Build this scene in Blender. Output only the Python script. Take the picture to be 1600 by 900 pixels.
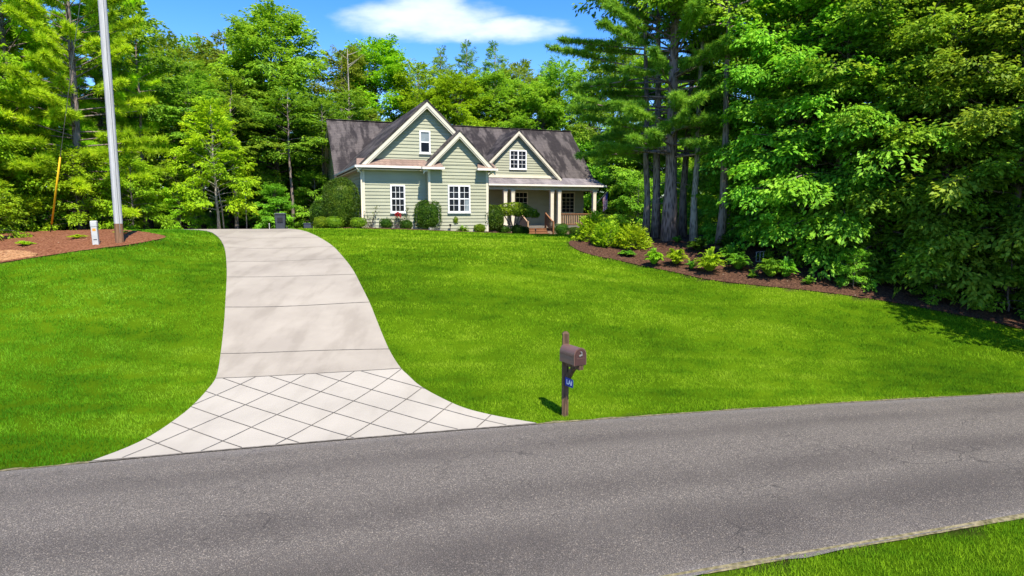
import bpy, math, random
import numpy as np
from mathutils import Vector, Matrix

for _o in list(bpy.data.objects):
    bpy.data.objects.remove(_o)
SC = bpy.context.scene
COL = SC.collection
PI = math.pi

# ------------------------------------------------------------------ camera, sky, sun, exposure
cam = bpy.data.cameras.new('camera'); cam.lens = 22.5; cam.sensor_width = 36; cam.clip_end = 3000; cam.clip_start = .1
camo = bpy.data.objects.new('camera', cam); COL.objects.link(camo)
camo.location = (0, 0, 4.1); camo.rotation_euler = (PI / 2 - math.atan(.12), 0, 0)
SC.camera = camo

SUN_DIR = Vector((.22, -.50, .835)).normalized()          # towards the sun
SUN_EL = math.asin(SUN_DIR.z); SUN_AZ = math.atan2(SUN_DIR.x, SUN_DIR.y)
sl = bpy.data.lights.new('sun', 'SUN'); sl.energy = 4.3; sl.angle = math.radians(.55); sl.color = (1, .93, .81)
so = bpy.data.objects.new('sun', sl); COL.objects.link(so); so.location = (20, -20, 60)
so.rotation_euler = SUN_DIR.to_track_quat('Z', 'Y').to_euler()

W = bpy.data.worlds.new('World'); SC.world = W; W.use_nodes = True
def build_world():
    nt = W.node_tree; N = nt.nodes; L = nt.links
    bg = N['Background']; bg.inputs[1].default_value = .15
    sky = N.new('ShaderNodeTexSky'); sky.sky_type = 'NISHITA'; sky.sun_disc = False
    sky.sun_elevation = SUN_EL; sky.sun_rotation = SUN_AZ
    sky.air_density = 1.0; sky.dust_density = .2; sky.ozone_density = 4.0; sky.altitude = 300
    hs = N.new('ShaderNodeHueSaturation'); hs.inputs['Saturation'].default_value = 1.35; hs.inputs['Hue'].default_value = .515; hs.inputs['Value'].default_value = .9
    L.new(sky.outputs[0], hs.inputs['Color'])
    # one long fair-weather cloud, laid out by direction in the sky
    tc = N.new('ShaderNodeTexCoord'); sp = N.new('ShaderNodeSeparateXYZ'); L.new(tc.outputs['Generated'], sp.inputs[0])
    def m(op, a, b=None, c=None):
        n = N.new('ShaderNodeMath'); n.operation = op
        for i, v in enumerate((a, b, c)):
            if v is None: continue
            if isinstance(v, (int, float)): n.inputs[i].default_value = v
            else: L.new(v, n.inputs[i])
        return n.outputs[0]
    ys = m('MAXIMUM', sp.outputs['Y'], .05)
    u = m('DIVIDE', sp.outputs['X'], ys); v = m('DIVIDE', sp.outputs['Z'], ys)
    cb = N.new('ShaderNodeCombineXYZ'); L.new(m('MULTIPLY', u, 9), cb.inputs[0]); L.new(m('MULTIPLY', v, 24), cb.inputs[1])
    nz = N.new('ShaderNodeTexNoise'); nz.inputs['Scale'].default_value = 1.6; nz.inputs['Detail'].default_value = 7; nz.inputs['Roughness'].default_value = .55
    L.new(cb.outputs[0], nz.inputs['Vector'])
    nn = m('SUBTRACT', nz.outputs[0], .5)
    front = m('GREATER_THAN', sp.outputs['Y'], .1)
    def puff(cu, cv, ru, rv, k):
        a = m('DIVIDE', m('SUBTRACT', u, cu), ru); b = m('DIVIDE', m('SUBTRACT', v, cv), rv)
        d = m('ADD', m('MULTIPLY', a, a), m('MULTIPLY', b, b))
        return m('SUBTRACT', m('MULTIPLY_ADD', nn, k, 1.0), d)
    f = m('MAXIMUM', puff(-.128, .285, .135, .031, 1.7), puff(-.03, .272, .125, .021, 2.0))
    f = m('MAXIMUM', f, puff(-.13, .300, .075, .024, 1.6))
    sm = N.new('ShaderNodeMapRange'); sm.interpolation_type = 'SMOOTHSTEP'; sm.inputs[1].default_value = -.35; sm.inputs[2].default_value = 1.15
    L.new(f, sm.inputs[0])
    mask = m('MULTIPLY', m('MULTIPLY', sm.outputs[0], front), .74)
    mx = N.new('ShaderNodeMix'); mx.data_type = 'RGBA'
    L.new(mask, mx.inputs[0]); L.new(hs.outputs[0], mx.inputs[6]); mx.inputs[7].default_value = (4.1, 4.3, 5.2, 1)
    L.new(mx.outputs[2], bg.inputs[0])
build_world()

SC.view_settings.view_transform = 'Standard'; SC.view_settings.look = 'None'
SC.view_settings.exposure = 1.1; SC.view_settings.gamma = 1.0; SC.view_settings.use_curve_mapping = False
SC.cycles.max_bounces = 8; SC.cycles.diffuse_bounces = 4; SC.cycles.glossy_bounces = 3; SC.cycles.transmission_bounces = 4
SC.cycles.sample_clamp_indirect = 6
SC.cycles.use_denoising = True

# ------------------------------------------------------------------ terrain height
def edge_far(x):
    x = np.asarray(x, float); xc = np.clip(x, -20, 25)
    return 11.88 + .235 * xc - .0035 * xc ** 2 + (x - xc) * np.where(x < 0, .375, .06)
def edge_near(x):
    x = np.asarray(x, float); xc = np.clip(x, -60, 20)
    return 6.25 + .285 * xc + .06 * (x - xc)
TP = []
for x in (-45, -30, -20, -14, -8, -4, 0, 4, 8, 12, 16, 22, 30, 45):
    y = float(edge_far(x)); TP += [(x, y, 0), (x, y + .9, .02)]
TP += [(-7.09,15,.26),(-2.69,15,.26),(-7.56,16.3,.47),(-3.19,16.3,.47),(-8.6,19,1.28),(-4.26,19,1.28),(-9.77,21.8,1.88),(-5.46,21.8,1.88),(-11.16,25,2.34),(-6.88,25,2.34),(-12.64,28,2.75),(-8.11,28,2.72),(-14.5,31,3.12),(-9.9,31,3.12),
 (-8.16,35,3.17),(2.75,46,2.40),(-15.31,25,2.86),(-15.86,24.5,2.81),(-17.64,22,2.35),(-14.27,26,2.95),(2.61,29,2.58),(5.22,26,1.9),(9.26,23,1.39),(15.84,19.5,.46),
 (-20.8,29,3.05),(7.19,30,2.73),(0,35,2.86),(1,40,2.62),(1.5,25,2.1),(1.2,19,1.05),(6,20,.85),(10,18.5,.5),(10.5,27.5,2.45),(14,24,1.5),(20,22,.7),(30,28,.8),(-12,42,2.85),(-22,40,2.9),(-18,50,2.8),(-5,52,2.8),(8,48,2.2),(12,40,2.4),(25,45,1.8),(-40,35,2.8),(-30,28,2.6),(-30,60,2.8),(0,75,2.6),(35,75,2.2),(-45,75,2.8),
 (-12,15.5,.75),(-18,17,1.15),(-26,18,1.2),(-40,20,1.3),(-14,33,3.15),(-10.5,36,3.1),(-4,31,2.95)]
TP = np.array(TP, float)
def _K(r2): return np.where(r2 > 0, .5 * r2 * np.log(np.maximum(r2, 1e-12)), 0)
def _fit(lam=.6):
    n = len(TP); d = ((TP[:, None, :2] - TP[None, :, :2]) ** 2).sum(-1)
    A = np.zeros((n + 3, n + 3)); A[:n, :n] = _K(d) + lam * np.eye(n); Q = np.c_[np.ones(n), TP[:, :2]]
    A[:n, n:] = Q; A[n:, :n] = Q.T
    return np.linalg.solve(A, np.r_[TP[:, 2], 0, 0, 0])
TW = _fit()
def gz(x, y):
    x = np.asarray(x, float); y = np.asarray(y, float); sh = np.broadcast(x, y).shape
    x = np.broadcast_to(x, sh).ravel(); y = np.broadcast_to(y, sh).ravel()
    xc = np.clip(x, -44, 44); yc = np.clip(y, 0, 74); out = np.zeros(len(xc))
    for i in range(0, len(xc), 20000):
        a = xc[i:i + 20000]; b = yc[i:i + 20000]
        d = (a[:, None] - TP[:, 0]) ** 2 + (b[:, None] - TP[:, 1]) ** 2
        out[i:i + 20000] = _K(d) @ TW[:-3] + TW[-3] + TW[-2] * a + TW[-1] * b
    t = np.clip((yc - edge_far(xc)) / 1.2, 0, 1); t = t * t * (3 - 2 * t)
    return (np.maximum(out, -.05) * t).reshape(sh)
def g1(x, y): return float(gz(x, y))
def inpoly(x, y, poly):
    p = np.asarray(poly, float); c = np.zeros(np.shape(x), bool); j = len(p) - 1
    for i in range(len(p)):
        xi, yi = p[i]; xj, yj = p[j]
        hit = ((yi > y) != (yj > y)) & (x < (xj - xi) * (y - yi) / (yj - yi + 1e-12) + xi)
        c ^= hit; j = i
    return c
def catmull(pts, n):
    p = [np.array(q, float) for q in pts]; p = [2 * p[0] - p[1]] + p + [2 * p[-1] - p[-2]]; out = []
    for i in range(1, len(p) - 2):
        for k in range(n):
            t = k / n
            out.append(.5 * (2 * p[i] + (p[i + 1] - p[i - 1]) * t + (2 * p[i - 1] - 5 * p[i] + 4 * p[i + 1] - p[i + 2]) * t * t + (3 * p[i] - p[i - 1] - 3 * p[i + 1] + p[i + 2]) * t ** 3))
    out.append(p[-2]); return np.array(out)
def resample(pl, n):
    d = np.r_[0, np.cumsum(np.linalg.norm(np.diff(pl, axis=0), axis=1))]; t = np.linspace(0, d[-1], n)
    return np.stack([np.interp(t, d, pl[:, k]) for k in range(pl.shape[1])], 1)

# ------------------------------------------------------------------ helpers: meshes, objects, tags
def ob(name, me, mat=None, parent=None):
    o = bpy.data.objects.new(name, me); COL.objects.link(o)
    if mat is not None: me.materials.append(mat)
    if parent is not None: o.parent = parent
    return o
def tag(o, label, cat, group=None):
    o['label'] = label; o['category'] = cat
    if group: o['group'] = group
    return o
def kind(o, k):
    o['kind'] = k; return o
def thing(name, label, cat, loc=(0, 0, 0), rz=0, group=None):
    o = bpy.data.objects.new(name, None); COL.objects.link(o); o.location = loc; o.rotation_euler = (0, 0, rz)
    o.empty_display_size = .2
    return tag(o, label, cat, group)
def dup(root, loc, rz=0, sc=1, label=None, group=None):
    r = root.copy(); COL.objects.link(r); r.location = loc; r.rotation_euler = (0, 0, rz)
    r.scale = sc if isinstance(sc, (tuple, list)) else (sc, sc, sc)
    if label: r['label'] = label
    if group: r['group'] = group
    for ch in list(root.children):
        c = ch.copy(); COL.objects.link(c); c.parent = r
        for g in list(ch.children):
            d = g.copy(); COL.objects.link(d); d.parent = c
    return r
class MB:
    def __init__(s): s.v = []; s.f = []; s.uv = None
    def quad(s, *p):
        n = len(s.v); s.v += [tuple(map(float, q)) for q in p]; s.f.append(tuple(range(n, n + len(p)))); return s
    def box(s, x0, y0, z0, x1, y1, z1):
        n = len(s.v)
        s.v += [(x, y, z) for z in (z0, z1) for x, y in ((x0, y0), (x1, y0), (x1, y1), (x0, y1))]
        s.f += [tuple(n + i for i in q) for q in ((3, 2, 1, 0), (4, 5, 6, 7), (0, 1, 5, 4), (1, 2, 6, 5), (2, 3, 7, 6), (3, 0, 4, 7))]; return s
    def beam(s, a, b, w, h, up=(0, 0, 1)):
        a = Vector(a); b = Vector(b); d = (b - a).normalized(); sd = d.cross(Vector(up)).normalized(); u = sd.cross(d)
        n = len(s.v)
        for c in (a, b):
            for i, j in ((-1, -1), (1, -1), (1, 1), (-1, 1)): s.v.append(tuple(c + sd * w / 2 * i + u * h / 2 * j))
        s.f += [tuple(n + i for i in q) for q in ((3, 2, 1, 0), (4, 5, 6, 7), (0, 1, 5, 4), (1, 2, 6, 5), (2, 3, 7, 6), (3, 0, 4, 7))]; return s
    def tube(s, pts, rad, k=8, cap=True):
        pts = [Vector(p) for p in pts]
        if not hasattr(rad, '__len__'): rad = [rad] * len(pts)
        n0 = len(s.v); ref = Vector((1, 0, 0)) if abs((pts[-1] - pts[0]).normalized().x) < .9 else Vector((0, 1, 0))
        for i, p in enumerate(pts):
            d = (pts[min(i + 1, len(pts) - 1)] - pts[max(i - 1, 0)]).normalized(); e1 = d.cross(ref).normalized(); e2 = d.cross(e1)
            for j in range(k):
                a = 2 * PI * j / k; s.v.append(tuple(p + (e1 * math.cos(a) + e2 * math.sin(a)) * rad[i]))
        for i in range(len(pts) - 1):
            for j in range(k):
                a = n0 + i * k + j; b = n0 + i * k + (j + 1) % k; s.f.append((a, b, b + k, a + k))
        if cap:
            s.f.append(tuple(n0 + (len(pts) - 1) * k + j for j in range(k))); s.f.append(tuple(n0 + j for j in reversed(range(k))))
        return s
    def slab(s, poly, t, d=(0, 0, -1)):
        n = len(poly); k = len(s.v); d = Vector(d) * t
        s.v += [tuple(map(float, p)) for p in poly] + [tuple(Vector(p) + d) for p in poly]
        s.f.append(tuple(range(k, k + n))); s.f.append(tuple(reversed(range(k + n, k + 2 * n))))
        for i in range(n):
            j = (i + 1) % n; s.f.append((k + i, k + n + i, k + n + j, k + j))
        return s
    def lathe(s, prof, k=16, c=(0, 0)):
        n0 = len(s.v)
        for r, z in prof:
            for j in range(k):
                a = 2 * PI * j / k; s.v.append((c[0] + r * math.cos(a), c[1] + r * math.sin(a), z))
        for i in range(len(prof) - 1):
            for j in range(k):
                a = n0 + i * k + j; b = n0 + i * k + (j + 1) % k; s.f.append((a, b, b + k, a + k))
        s.f.append(tuple(n0 + (len(prof) - 1) * k + j for j in range(k))); s.f.append(tuple(n0 + j for j in reversed(range(k)))); return s
    def mesh(s, name, smooth=False, zoff=0):
        me = bpy.data.meshes.new(name); v = s.v if not zoff else [(a, b, c + zoff) for a, b, c in s.v]
        me.from_pydata(v, [], s.f); me.validate(); me.update()
        if smooth:
            for p in me.polygons: p.use_smooth = True
        return me
    def obj(s, name, mat, parent=None, smooth=False, bevel=0, zoff=0):
        o = ob(name, s.mesh(name, smooth, zoff), mat, parent)
        if bevel:
            m = o.modifiers.new('bevel', 'BEVEL'); m.width = bevel; m.segments = 2; m.limit_method = 'ANGLE'
        return o
def npmesh(name, verts, nper, smooth=False):
    """verts (M, nper, 3) -> one mesh of M separate faces"""
    M = len(verts); me = bpy.data.meshes.new(name)
    me.vertices.add(M * nper); me.vertices.foreach_set('co', np.ascontiguousarray(verts, np.float32).ravel())
    me.loops.add(M * nper); me.loops.foreach_set('vertex_index', np.arange(M * nper, dtype=np.int32))
    me.polygons.add(M); me.polygons.foreach_set('loop_start', np.arange(0, M * nper, nper, dtype=np.int32))
    me.update(); me.validate(); return me
def gridmesh(name, X, Y, Z, uv=None):
    r, c = X.shape; me = bpy.data.meshes.new(name)
    v = np.stack([X, Y, Z], -1).reshape(-1, 3); idx = np.arange(r * c).reshape(r, c)
    f = np.stack([idx[:-1, :-1], idx[:-1, 1:], idx[1:, 1:], idx[1:, :-1]], -1).reshape(-1, 4)
    me.from_pydata(v.tolist(), [], f.tolist())
    if uv is not None:
        l = me.uv_layers.new(name='UVMap'); vi = np.empty(len(me.loops), np.int32); me.loops.foreach_get('vertex_index', vi)
        l.data.foreach_set('uv', uv.reshape(-1, 2)[vi].astype(np.float32).ravel())
    for p in me.polygons: p.use_smooth = True
    return me

# ------------------------------------------------------------------ materials
class NB:
    def __init__(s, name):
        s.m = bpy.data.materials.new(name); s.m.use_nodes = True; s.nt = s.m.node_tree; s.N = s.nt.nodes; s.L = s.nt.links
        s.bsdf = s.N['Principled BSDF']; s.out = s.N['Material Output']
    def n(s, t, **k):
        x = s.N.new(t)
        for a, b in k.items(): setattr(x, a, b)
        return x
    def set(s, i, v):
        if isinstance(v, bpy.types.NodeSocket): s.L.new(v, i)
        else: i.default_value = v
    def coord(s, kindc='Object', scale=(1, 1, 1), rot=(0, 0, 0)):
        tc = s.n('ShaderNodeTexCoord') if kindc != 'Pos' else s.n('ShaderNodeNewGeometry')
        mp = s.n('ShaderNodeMapping'); mp.inputs['Scale'].default_value = scale; mp.inputs['Rotation'].default_value = rot
        s.L.new(tc.outputs['Position' if kindc == 'Pos' else kindc], mp.inputs[0]); return mp.outputs[0]
    def noise(s, vec, scale, detail=4, rough=.55, out=0):
        x = s.n('ShaderNodeTexNoise'); x.inputs['Scale'].default_value = scale; x.inputs['Detail'].default_value = detail; x.inputs['Roughness'].default_value = rough
        s.L.new(vec, x.inputs['Vector']); return x.outputs[out]
    def ramp(s, f, stops, interp='LINEAR'):
        x = s.n('ShaderNodeValToRGB'); cr = x.color_ramp; cr.interpolation = interp
        while len(cr.elements) < len(stops): cr.elements.new(.5)
        for e, (p, c) in zip(cr.elements, stops): e.position = p; e.color = (*c, 1) if len(c) == 3 else c
        s.L.new(f, x.inputs[0]); return x.outputs[0]
    def mix(s, f, a, b, mode='MIX'):
        x = s.n('ShaderNodeMix', data_type='RGBA', blend_type=mode)
        for i, v in ((0, f), (6, a), (7, b)):
            if isinstance(v, tuple) and len(v) == 3: v = (*v, 1)
            s.set(x.inputs[i], v)
        return x.outputs[2]
    def math(s, op, a, b=None, c=None):
        x = s.n('ShaderNodeMath', operation=op)
        for i, v in enumerate((a, b, c)):
            if v is not None: s.set(x.inputs[i], v)
        return x.outputs[0]
    def rng(s, v, a, b, c=0, d=1, smooth=True):
        x = s.n('ShaderNodeMapRange'); x.interpolation_type = 'SMOOTHSTEP' if smooth else 'LINEAR'
        s.L.new(v, x.inputs[0])
        for i, q in enumerate((a, b, c, d)): x.inputs[1 + i].default_value = q
        return x.outputs[0]
    def bump(s, h, strength=.3, dist=.02):
        x = s.n('ShaderNodeBump'); x.inputs['Strength'].default_value = strength; x.inputs['Distance'].default_value = dist
        s.L.new(h, x.inputs['Height']); s.L.new(x.outputs[0], s.bsdf.inputs['Normal']); return x.outputs[0]
    def fin(s, col=None, rough=.7, spec=.3, metal=0):
        if col is not None: s.set(s.bsdf.inputs['Base Color'], (*col, 1) if isinstance(col, tuple) and len(col) == 3 else col)
        s.set(s.bsdf.inputs['Roughness'], rough); s.bsdf.inputs['Specular IOR Level'].default_value = spec; s.bsdf.inputs['Metallic'].default_value = metal
        return s.m
def paint(name, col, rough=.6, spec=.3, var=.12, scale=3, metal=0):
    b = NB(name); v = b.coord('Object'); f = b.noise(v, scale, 5)
    c = b.mix(b.rng(f, .3, .7), tuple(x * (1 - var) for x in col), tuple(min(1, x * (1 + var)) for x in col))
    return b.fin(c, rough, spec, metal)
def leafmat(name, dark, mid, light, trans=.32, rough=.5, clump=.35, hueobj=.25, gain=1.0):
    b = NB(name); geo = b.n('ShaderNodeNewGeometry'); oi = b.n('ShaderNodeObjectInfo')
    v = b.coord('Object'); nz = b.noise(v, clump, 3)
    f = b.math('ADD', b.math('MULTIPLY', geo.outputs['Random Per Island'], .5), b.math('MULTIPLY', b.rng(nz, .3, .7), .5))
    col = b.ramp(f, [(0, dark), (.5, mid), (1, light)])
    hs = b.n('ShaderNodeHueSaturation'); b.L.new(col, hs.inputs['Color'])
    b.L.new(b.math('MULTIPLY_ADD', oi.outputs['Random'], .035, .482), hs.inputs['Hue'])
    b.L.new(b.math('MULTIPLY_ADD', oi.outputs['Random'], hueobj * gain, gain * (1 - hueobj / 2)), hs.inputs['Value'])
    b.fin(hs.outputs[0], rough, .14)
    tr = b.n('ShaderNodeBsdfTranslucent'); b.L.new(b.mix(.5, hs.outputs[0], b.mix(1.0, hs.outputs[0], (1.5, 1.3, .5, 1), 'MULTIPLY')), tr.inputs[0])
    mx = b.n('ShaderNodeMixShader'); mx.inputs[0].default_value = trans
    b.L.new(b.bsdf.outputs[0], mx.inputs[1]); b.L.new(tr.outputs[0], mx.inputs[2]); b.L.new(mx.outputs[0], b.out.inputs[0]); return b.m
def barkmat(name, a, c, scale=6):
    b = NB(name); v = b.coord('Object', (scale, scale, scale * .18)); f = b.noise(v, 2.2, 6, .65)
    w = b.n('ShaderNodeTexVoronoi'); w.inputs['Scale'].default_value = 2.6; b.L.new(v, w.inputs['Vector'])
    h = b.math('MULTIPLY', f, w.outputs['Distance'])
    b.bump(h, .5, .03); return b.fin(b.mix(b.rng(h, .06, .34), a, c), .9, .15)

M = {}
# lawn blades: green that drifts over metres, mowing bands, blade to blade
def grass_mat():
    b = NB('lawn_grass'); geo = b.n('ShaderNodeNewGeometry'); p = b.coord('Pos')
    n1 = b.noise(p, .22, 3); n2 = b.noise(p, 1.6, 4); st = b.noise(b.coord('Pos', (.18, .95, 1), (0, 0, .45)), 1.0, 2)
    f = b.math('ADD', b.math('MULTIPLY', b.rng(n1, .32, .68), .30), b.math('MULTIPLY', b.rng(n2, .32, .68), .30))
    f = b.math('ADD', f, b.math('MULTIPLY', b.rng(st, .40, .60), .34)); f = b.math('ADD', f, b.math('MULTIPLY', geo.outputs['Random Per Island'], .12))
    col = b.ramp(f, [(0, (.042, .122, .006)), (.35, (.105, .242, .008)), (.62, (.19, .345, .011)), (1, (.33, .47, .028))])
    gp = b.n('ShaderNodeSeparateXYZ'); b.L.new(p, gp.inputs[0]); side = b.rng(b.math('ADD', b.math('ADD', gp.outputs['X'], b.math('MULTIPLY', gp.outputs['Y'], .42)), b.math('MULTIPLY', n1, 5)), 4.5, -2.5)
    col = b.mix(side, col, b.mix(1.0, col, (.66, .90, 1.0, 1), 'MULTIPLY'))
    b.fin(col, .9, 0)
    tr = b.n('ShaderNodeBsdfTranslucent'); b.L.new(col, tr.inputs[0]); mx = b.n('ShaderNodeMixShader'); mx.inputs[0].default_value = .35
    b.L.new(b.bsdf.outputs[0], mx.inputs[1]); b.L.new(tr.outputs[0], mx.inputs[2]); b.L.new(mx.outputs[0], b.out.inputs[0]); return b.m
M['grass'] = grass_mat()
def ground_mat():
    b = NB('ground_soil'); p = b.coord('Pos'); at = b.n('ShaderNodeAttribute'); at.attribute_name = 'lawn'
    n1 = b.noise(p, .22, 3); n2 = b.noise(p, 2.2, 5); n3 = b.noise(p, 26, 5, .7)
    f = b.math('ADD', b.math('MULTIPLY', b.rng(n1, .3, .7), .35), b.math('ADD', b.math('MULTIPLY', n2, .3), b.math('MULTIPLY', n3, .35)))
    lawn = b.ramp(f, [(.15, (.025, .060, .002)), (.5, (.06, .12, .003)), (.85, (.11, .19, .005))])
    floor = b.ramp(f, [(.2, (.012, .009, .006)), (.5, (.035, .024, .014)), (.8, (.06, .042, .022))])
    b.bump(n3, .8, .05); return b.fin(b.mix(at.outputs['Fac'], floor, lawn), .95, 0)
M['ground'] = ground_mat()
def asphalt_mat():
    b = NB('old_asphalt'); p = b.coord('Pos'); uv = b.n('ShaderNodeTexCoord'); sp = b.n('ShaderNodeSeparateXYZ'); b.L.new(uv.outputs['UV'], sp.inputs[0])
    big = b.noise(p, .5, 4); wob = b.math('MULTIPLY', b.math('SUBTRACT', b.noise(p, .35, 3), .5), .1)
    t = b.math('ADD', sp.outputs['Y'], wob)
    fine = b.noise(p, 120, 4, .8); mid = b.noise(p, 22, 4, .7)
    vo = b.n('ShaderNodeTexVoronoi'); vo.inputs['Scale'].default_value = 75; b.L.new(p, vo.inputs['Vector'])
    ag = b.math('ADD', b.math('MULTIPLY', fine, .55), b.math('MULTIPLY', vo.outputs['Distance'], .5))
    base = b.ramp(ag, [(.25, (.022, .019, .0155)), (.45, (.078, .068, .057)), (.6, (.128, .112, .093)), (.78, (.30, .265, .21))])
    def band(c, w): return b.math('SUBTRACT', 1.0, b.rng(b.math('ABSOLUTE', b.math('SUBTRACT', t, c)), 0, w))
    bd = b.math('MAXIMUM', b.math('MAXIMUM', b.math('MULTIPLY', band(.80, .10), .55), b.math('MULTIPLY', band(.45, .13), .75)), b.math('MULTIPLY', band(.17, .2), .9))
    bd = b.math('MULTIPLY', bd, b.rng(big, .3, .62, .35, 1))
    c = b.mix(bd, base, b.mix(1.0, base, (.58, .57, .58, 1), 'MULTIPLY'))
    c = b.mix(b.math('MULTIPLY', b.rng(mid, .48, .66), .6), c, b.mix(1.0, c, (1.5, 1.43, 1.32, 1), 'MULTIPLY'))
    ed = b.math('MULTIPLY', b.math('MAXIMUM', b.rng(t, .93, 1.0), b.rng(t, .03, 0.0)), .3); c = b.mix(ed, c, (.20, .185, .165, 1))
    # cracks
    wv = b.n('ShaderNodeVectorMath', operation='ADD'); nv = b.n('ShaderNodeTexNoise'); nv.inputs['Scale'].default_value = 1.1; nv.inputs['Detail'].default_value = 5
    b.L.new(p, nv.inputs['Vector']); sc = b.n('ShaderNodeVectorMath', operation='SCALE'); sc.inputs['Scale'].default_value = 1.3; b.L.new(nv.outputs['Color'], sc.inputs[0])
    b.L.new(p, wv.inputs[0]); b.L.new(sc.outputs[0], wv.inputs[1])
    cr = b.n('ShaderNodeTexVoronoi', feature='DISTANCE_TO_EDGE'); cr.inputs['Scale'].default_value = .55; b.L.new(wv.outputs[0], cr.inputs['Vector'])
    cr2 = b.n('ShaderNodeTexVoronoi', feature='DISTANCE_TO_EDGE'); cr2.inputs['Scale'].default_value = 2.4; b.L.new(wv.outputs[0], cr2.inputs['Vector'])
    k1 = b.math('MULTIPLY', b.rng(cr.outputs[0], .008, .002), b.rng(b.noise(p, .45, 2), .52, .62))
    k2 = b.math('MULTIPLY', b.rng(cr2.outputs[0], .03, .008), b.math('MULTIPLY', b.rng(b.noise(p, .7, 3), .5, .6), .6))
    k = b.math('MULTIPLY', b.math('MAXIMUM', k1, k2), .55); c = b.mix(k, c, (.03, .026, .022, 1))
    b.bump(b.math('SUBTRACT', ag, b.math('MULTIPLY', k, .8)), .7, .02); return b.fin(c, .85, .3)
M['asphalt'] = asphalt_mat()
def concrete_mat(name, lo, hi, stain=.5):
    b = NB(name); p = b.coord('Pos'); n1 = b.noise(p, .55, 5, .6); n2 = b.noise(b.coord('Pos', (1.3, .35, 1), (0, 0, -.42)), 1.2, 4); n3 = b.noise(p, 60, 4, .7)
    c = b.mix(b.rng(n1, .3, .7), lo, hi); c = b.mix(b.math('MULTIPLY', b.rng(n2, .48, .68), stain), c, b.mix(1.0, c, (.68, .66, .63, 1), 'MULTIPLY'))
    c = b.mix(b.math('MULTIPLY', n3, .18), c, (.2, .19, .17, 1)); b.bump(n3, .25, .008); return b.fin(c, .8, .25)
M['concrete'] = concrete_mat('driveway_concrete', (.275, .240, .186), (.338, .298, .232), .45)
M['apron'] = concrete_mat('apron_concrete', (.345, .312, .250), (.39, .353, .283), .25)
M['joint'] = paint('joint_dark', (.13, .115, .095), .9, .1, .4, 8)
def mulch_mat(name, a, c, e):
    b = NB(name); p = b.coord('Pos'); v = b.n('ShaderNodeTexVoronoi'); v.inputs['Scale'].default_value = 14; v.inputs['Randomness'].default_value = 1
    pn = b.noise(p, 5, 5, .7); b.L.new(p, v.inputs['Vector']); f = b.math('ADD', b.math('MULTIPLY', v.outputs['Distance'], .6), b.math('MULTIPLY', pn, .5))
    col = b.ramp(f, [(.2, a), (.5, c), (.85, e)])
    sp = b.n('ShaderNodeTexVoronoi'); sp.inputs['Scale'].default_value = 2.2; b.L.new(p, sp.inputs['Vector'])
    col = b.mix(b.rng(sp.outputs['Distance'], .055, .03), col, (.42, .36, .26, 1))
    b.bump(f, 1.0, .06); return b.fin(col, .95, .1)
M['mulch'] = mulch_mat('brown_mulch', (.018, .009, .006), (.062, .030, .018), (.13, .068, .04))
M['mulch_red'] = mulch_mat('reddish_mulch', (.05, .018, .008), (.155, .058, .026), (.26, .12, .06))
M['dirt'] = mulch_mat('orange_dirt', (.16, .075, .03), (.30, .15, .065), (.40, .23, .11))
M['sand'] = mulch_mat('sandy_edge', (.06, .055, .025), (.15, .13, .065), (.26, .22, .13))
def siding_mat():
    b = NB('sage_siding'); v = b.coord('Object', (.5, .5, 2)); f = b.noise(v, 1.5, 5)
    return b.fin(b.mix(b.rng(f, .3, .7), (.305, .308, .215), (.35, .352, .246)), .6, .25)
M['siding'] = siding_mat()
M['cream'] = paint('cream_trim', (.62, .56, .43), .55, .3, .06)
M['beige'] = paint('beige_soffit', (.62, .51, .36), .65, .2, .08)
M['white'] = paint('white_paint', (.78, .78, .76), .45, .4, .04)
M['gutter'] = paint('gutter_cream', (.70, .66, .58), .4, .4, .05)
def shingle_mat(name, base, stain, sscale=1.0, amt=.85):
    b = NB(name); o = b.coord('Object'); sp = b.n('ShaderNodeSeparateXYZ'); b.L.new(o, sp.inputs[0])
    br = b.n('ShaderNodeTexBrick'); br.inputs['Scale'].default_value = 1; br.inputs['Brick Width'].default_value = .3; br.inputs['Row Height'].default_value = .13; br.inputs['Mortar Size'].default_value = .008
    br.inputs['Color1'].default_value = (.9, .9, .9, 1); br.inputs['Color2'].default_value = (1.12, 1.1, 1.08, 1); br.inputs['Mortar'].default_value = (.45, .45, .45, 1)
    cb = b.n('ShaderNodeCombineXYZ'); b.L.new(b.math('ADD', sp.outputs['X'], sp.outputs['Y']), cb.inputs[0]); b.L.new(sp.outputs['Z'], cb.inputs[1]); b.L.new(cb.outputs[0], br.inputs['Vector'])
    st = b.noise(b.coord('Object', (1.6, .45, .45)), sscale, 6, .65); gr = b.noise(o, 18, 4, .7); pt = b.noise(o, .5, 4)
    c = b.mix(b.math('MULTIPLY', b.rng(st, .42, .56), amt), base, stain)
    c = b.mix(b.math('MULTIPLY', b.rng(pt, .5, .7), .4), c, tuple(x * 1.5 for x in base))
    c = b.mix(1.0, c, br.outputs['Color'], 'MULTIPLY'); c = b.mix(b.rng(gr, .3, .7, 0, .5), c, b.mix(1.0, c, (.6, .6, .6, 1), 'MULTIPLY'))
    b.bump(br.outputs['Fac'], .4, .02); return b.fin(c, .9, .2)
M['shingle'] = shingle_mat('weathered_shingles', (.100, .086, .080), (.017, .014, .015))
M['shingle_light'] = shingle_mat('porch_shingles', (.24, .215, .215), (.13, .115, .12), 1.0, .6)
M['shingle_tan'] = shingle_mat('tan_shingles', (.27, .19, .15), (.19, .13, .10), 1.0, .5)
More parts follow.
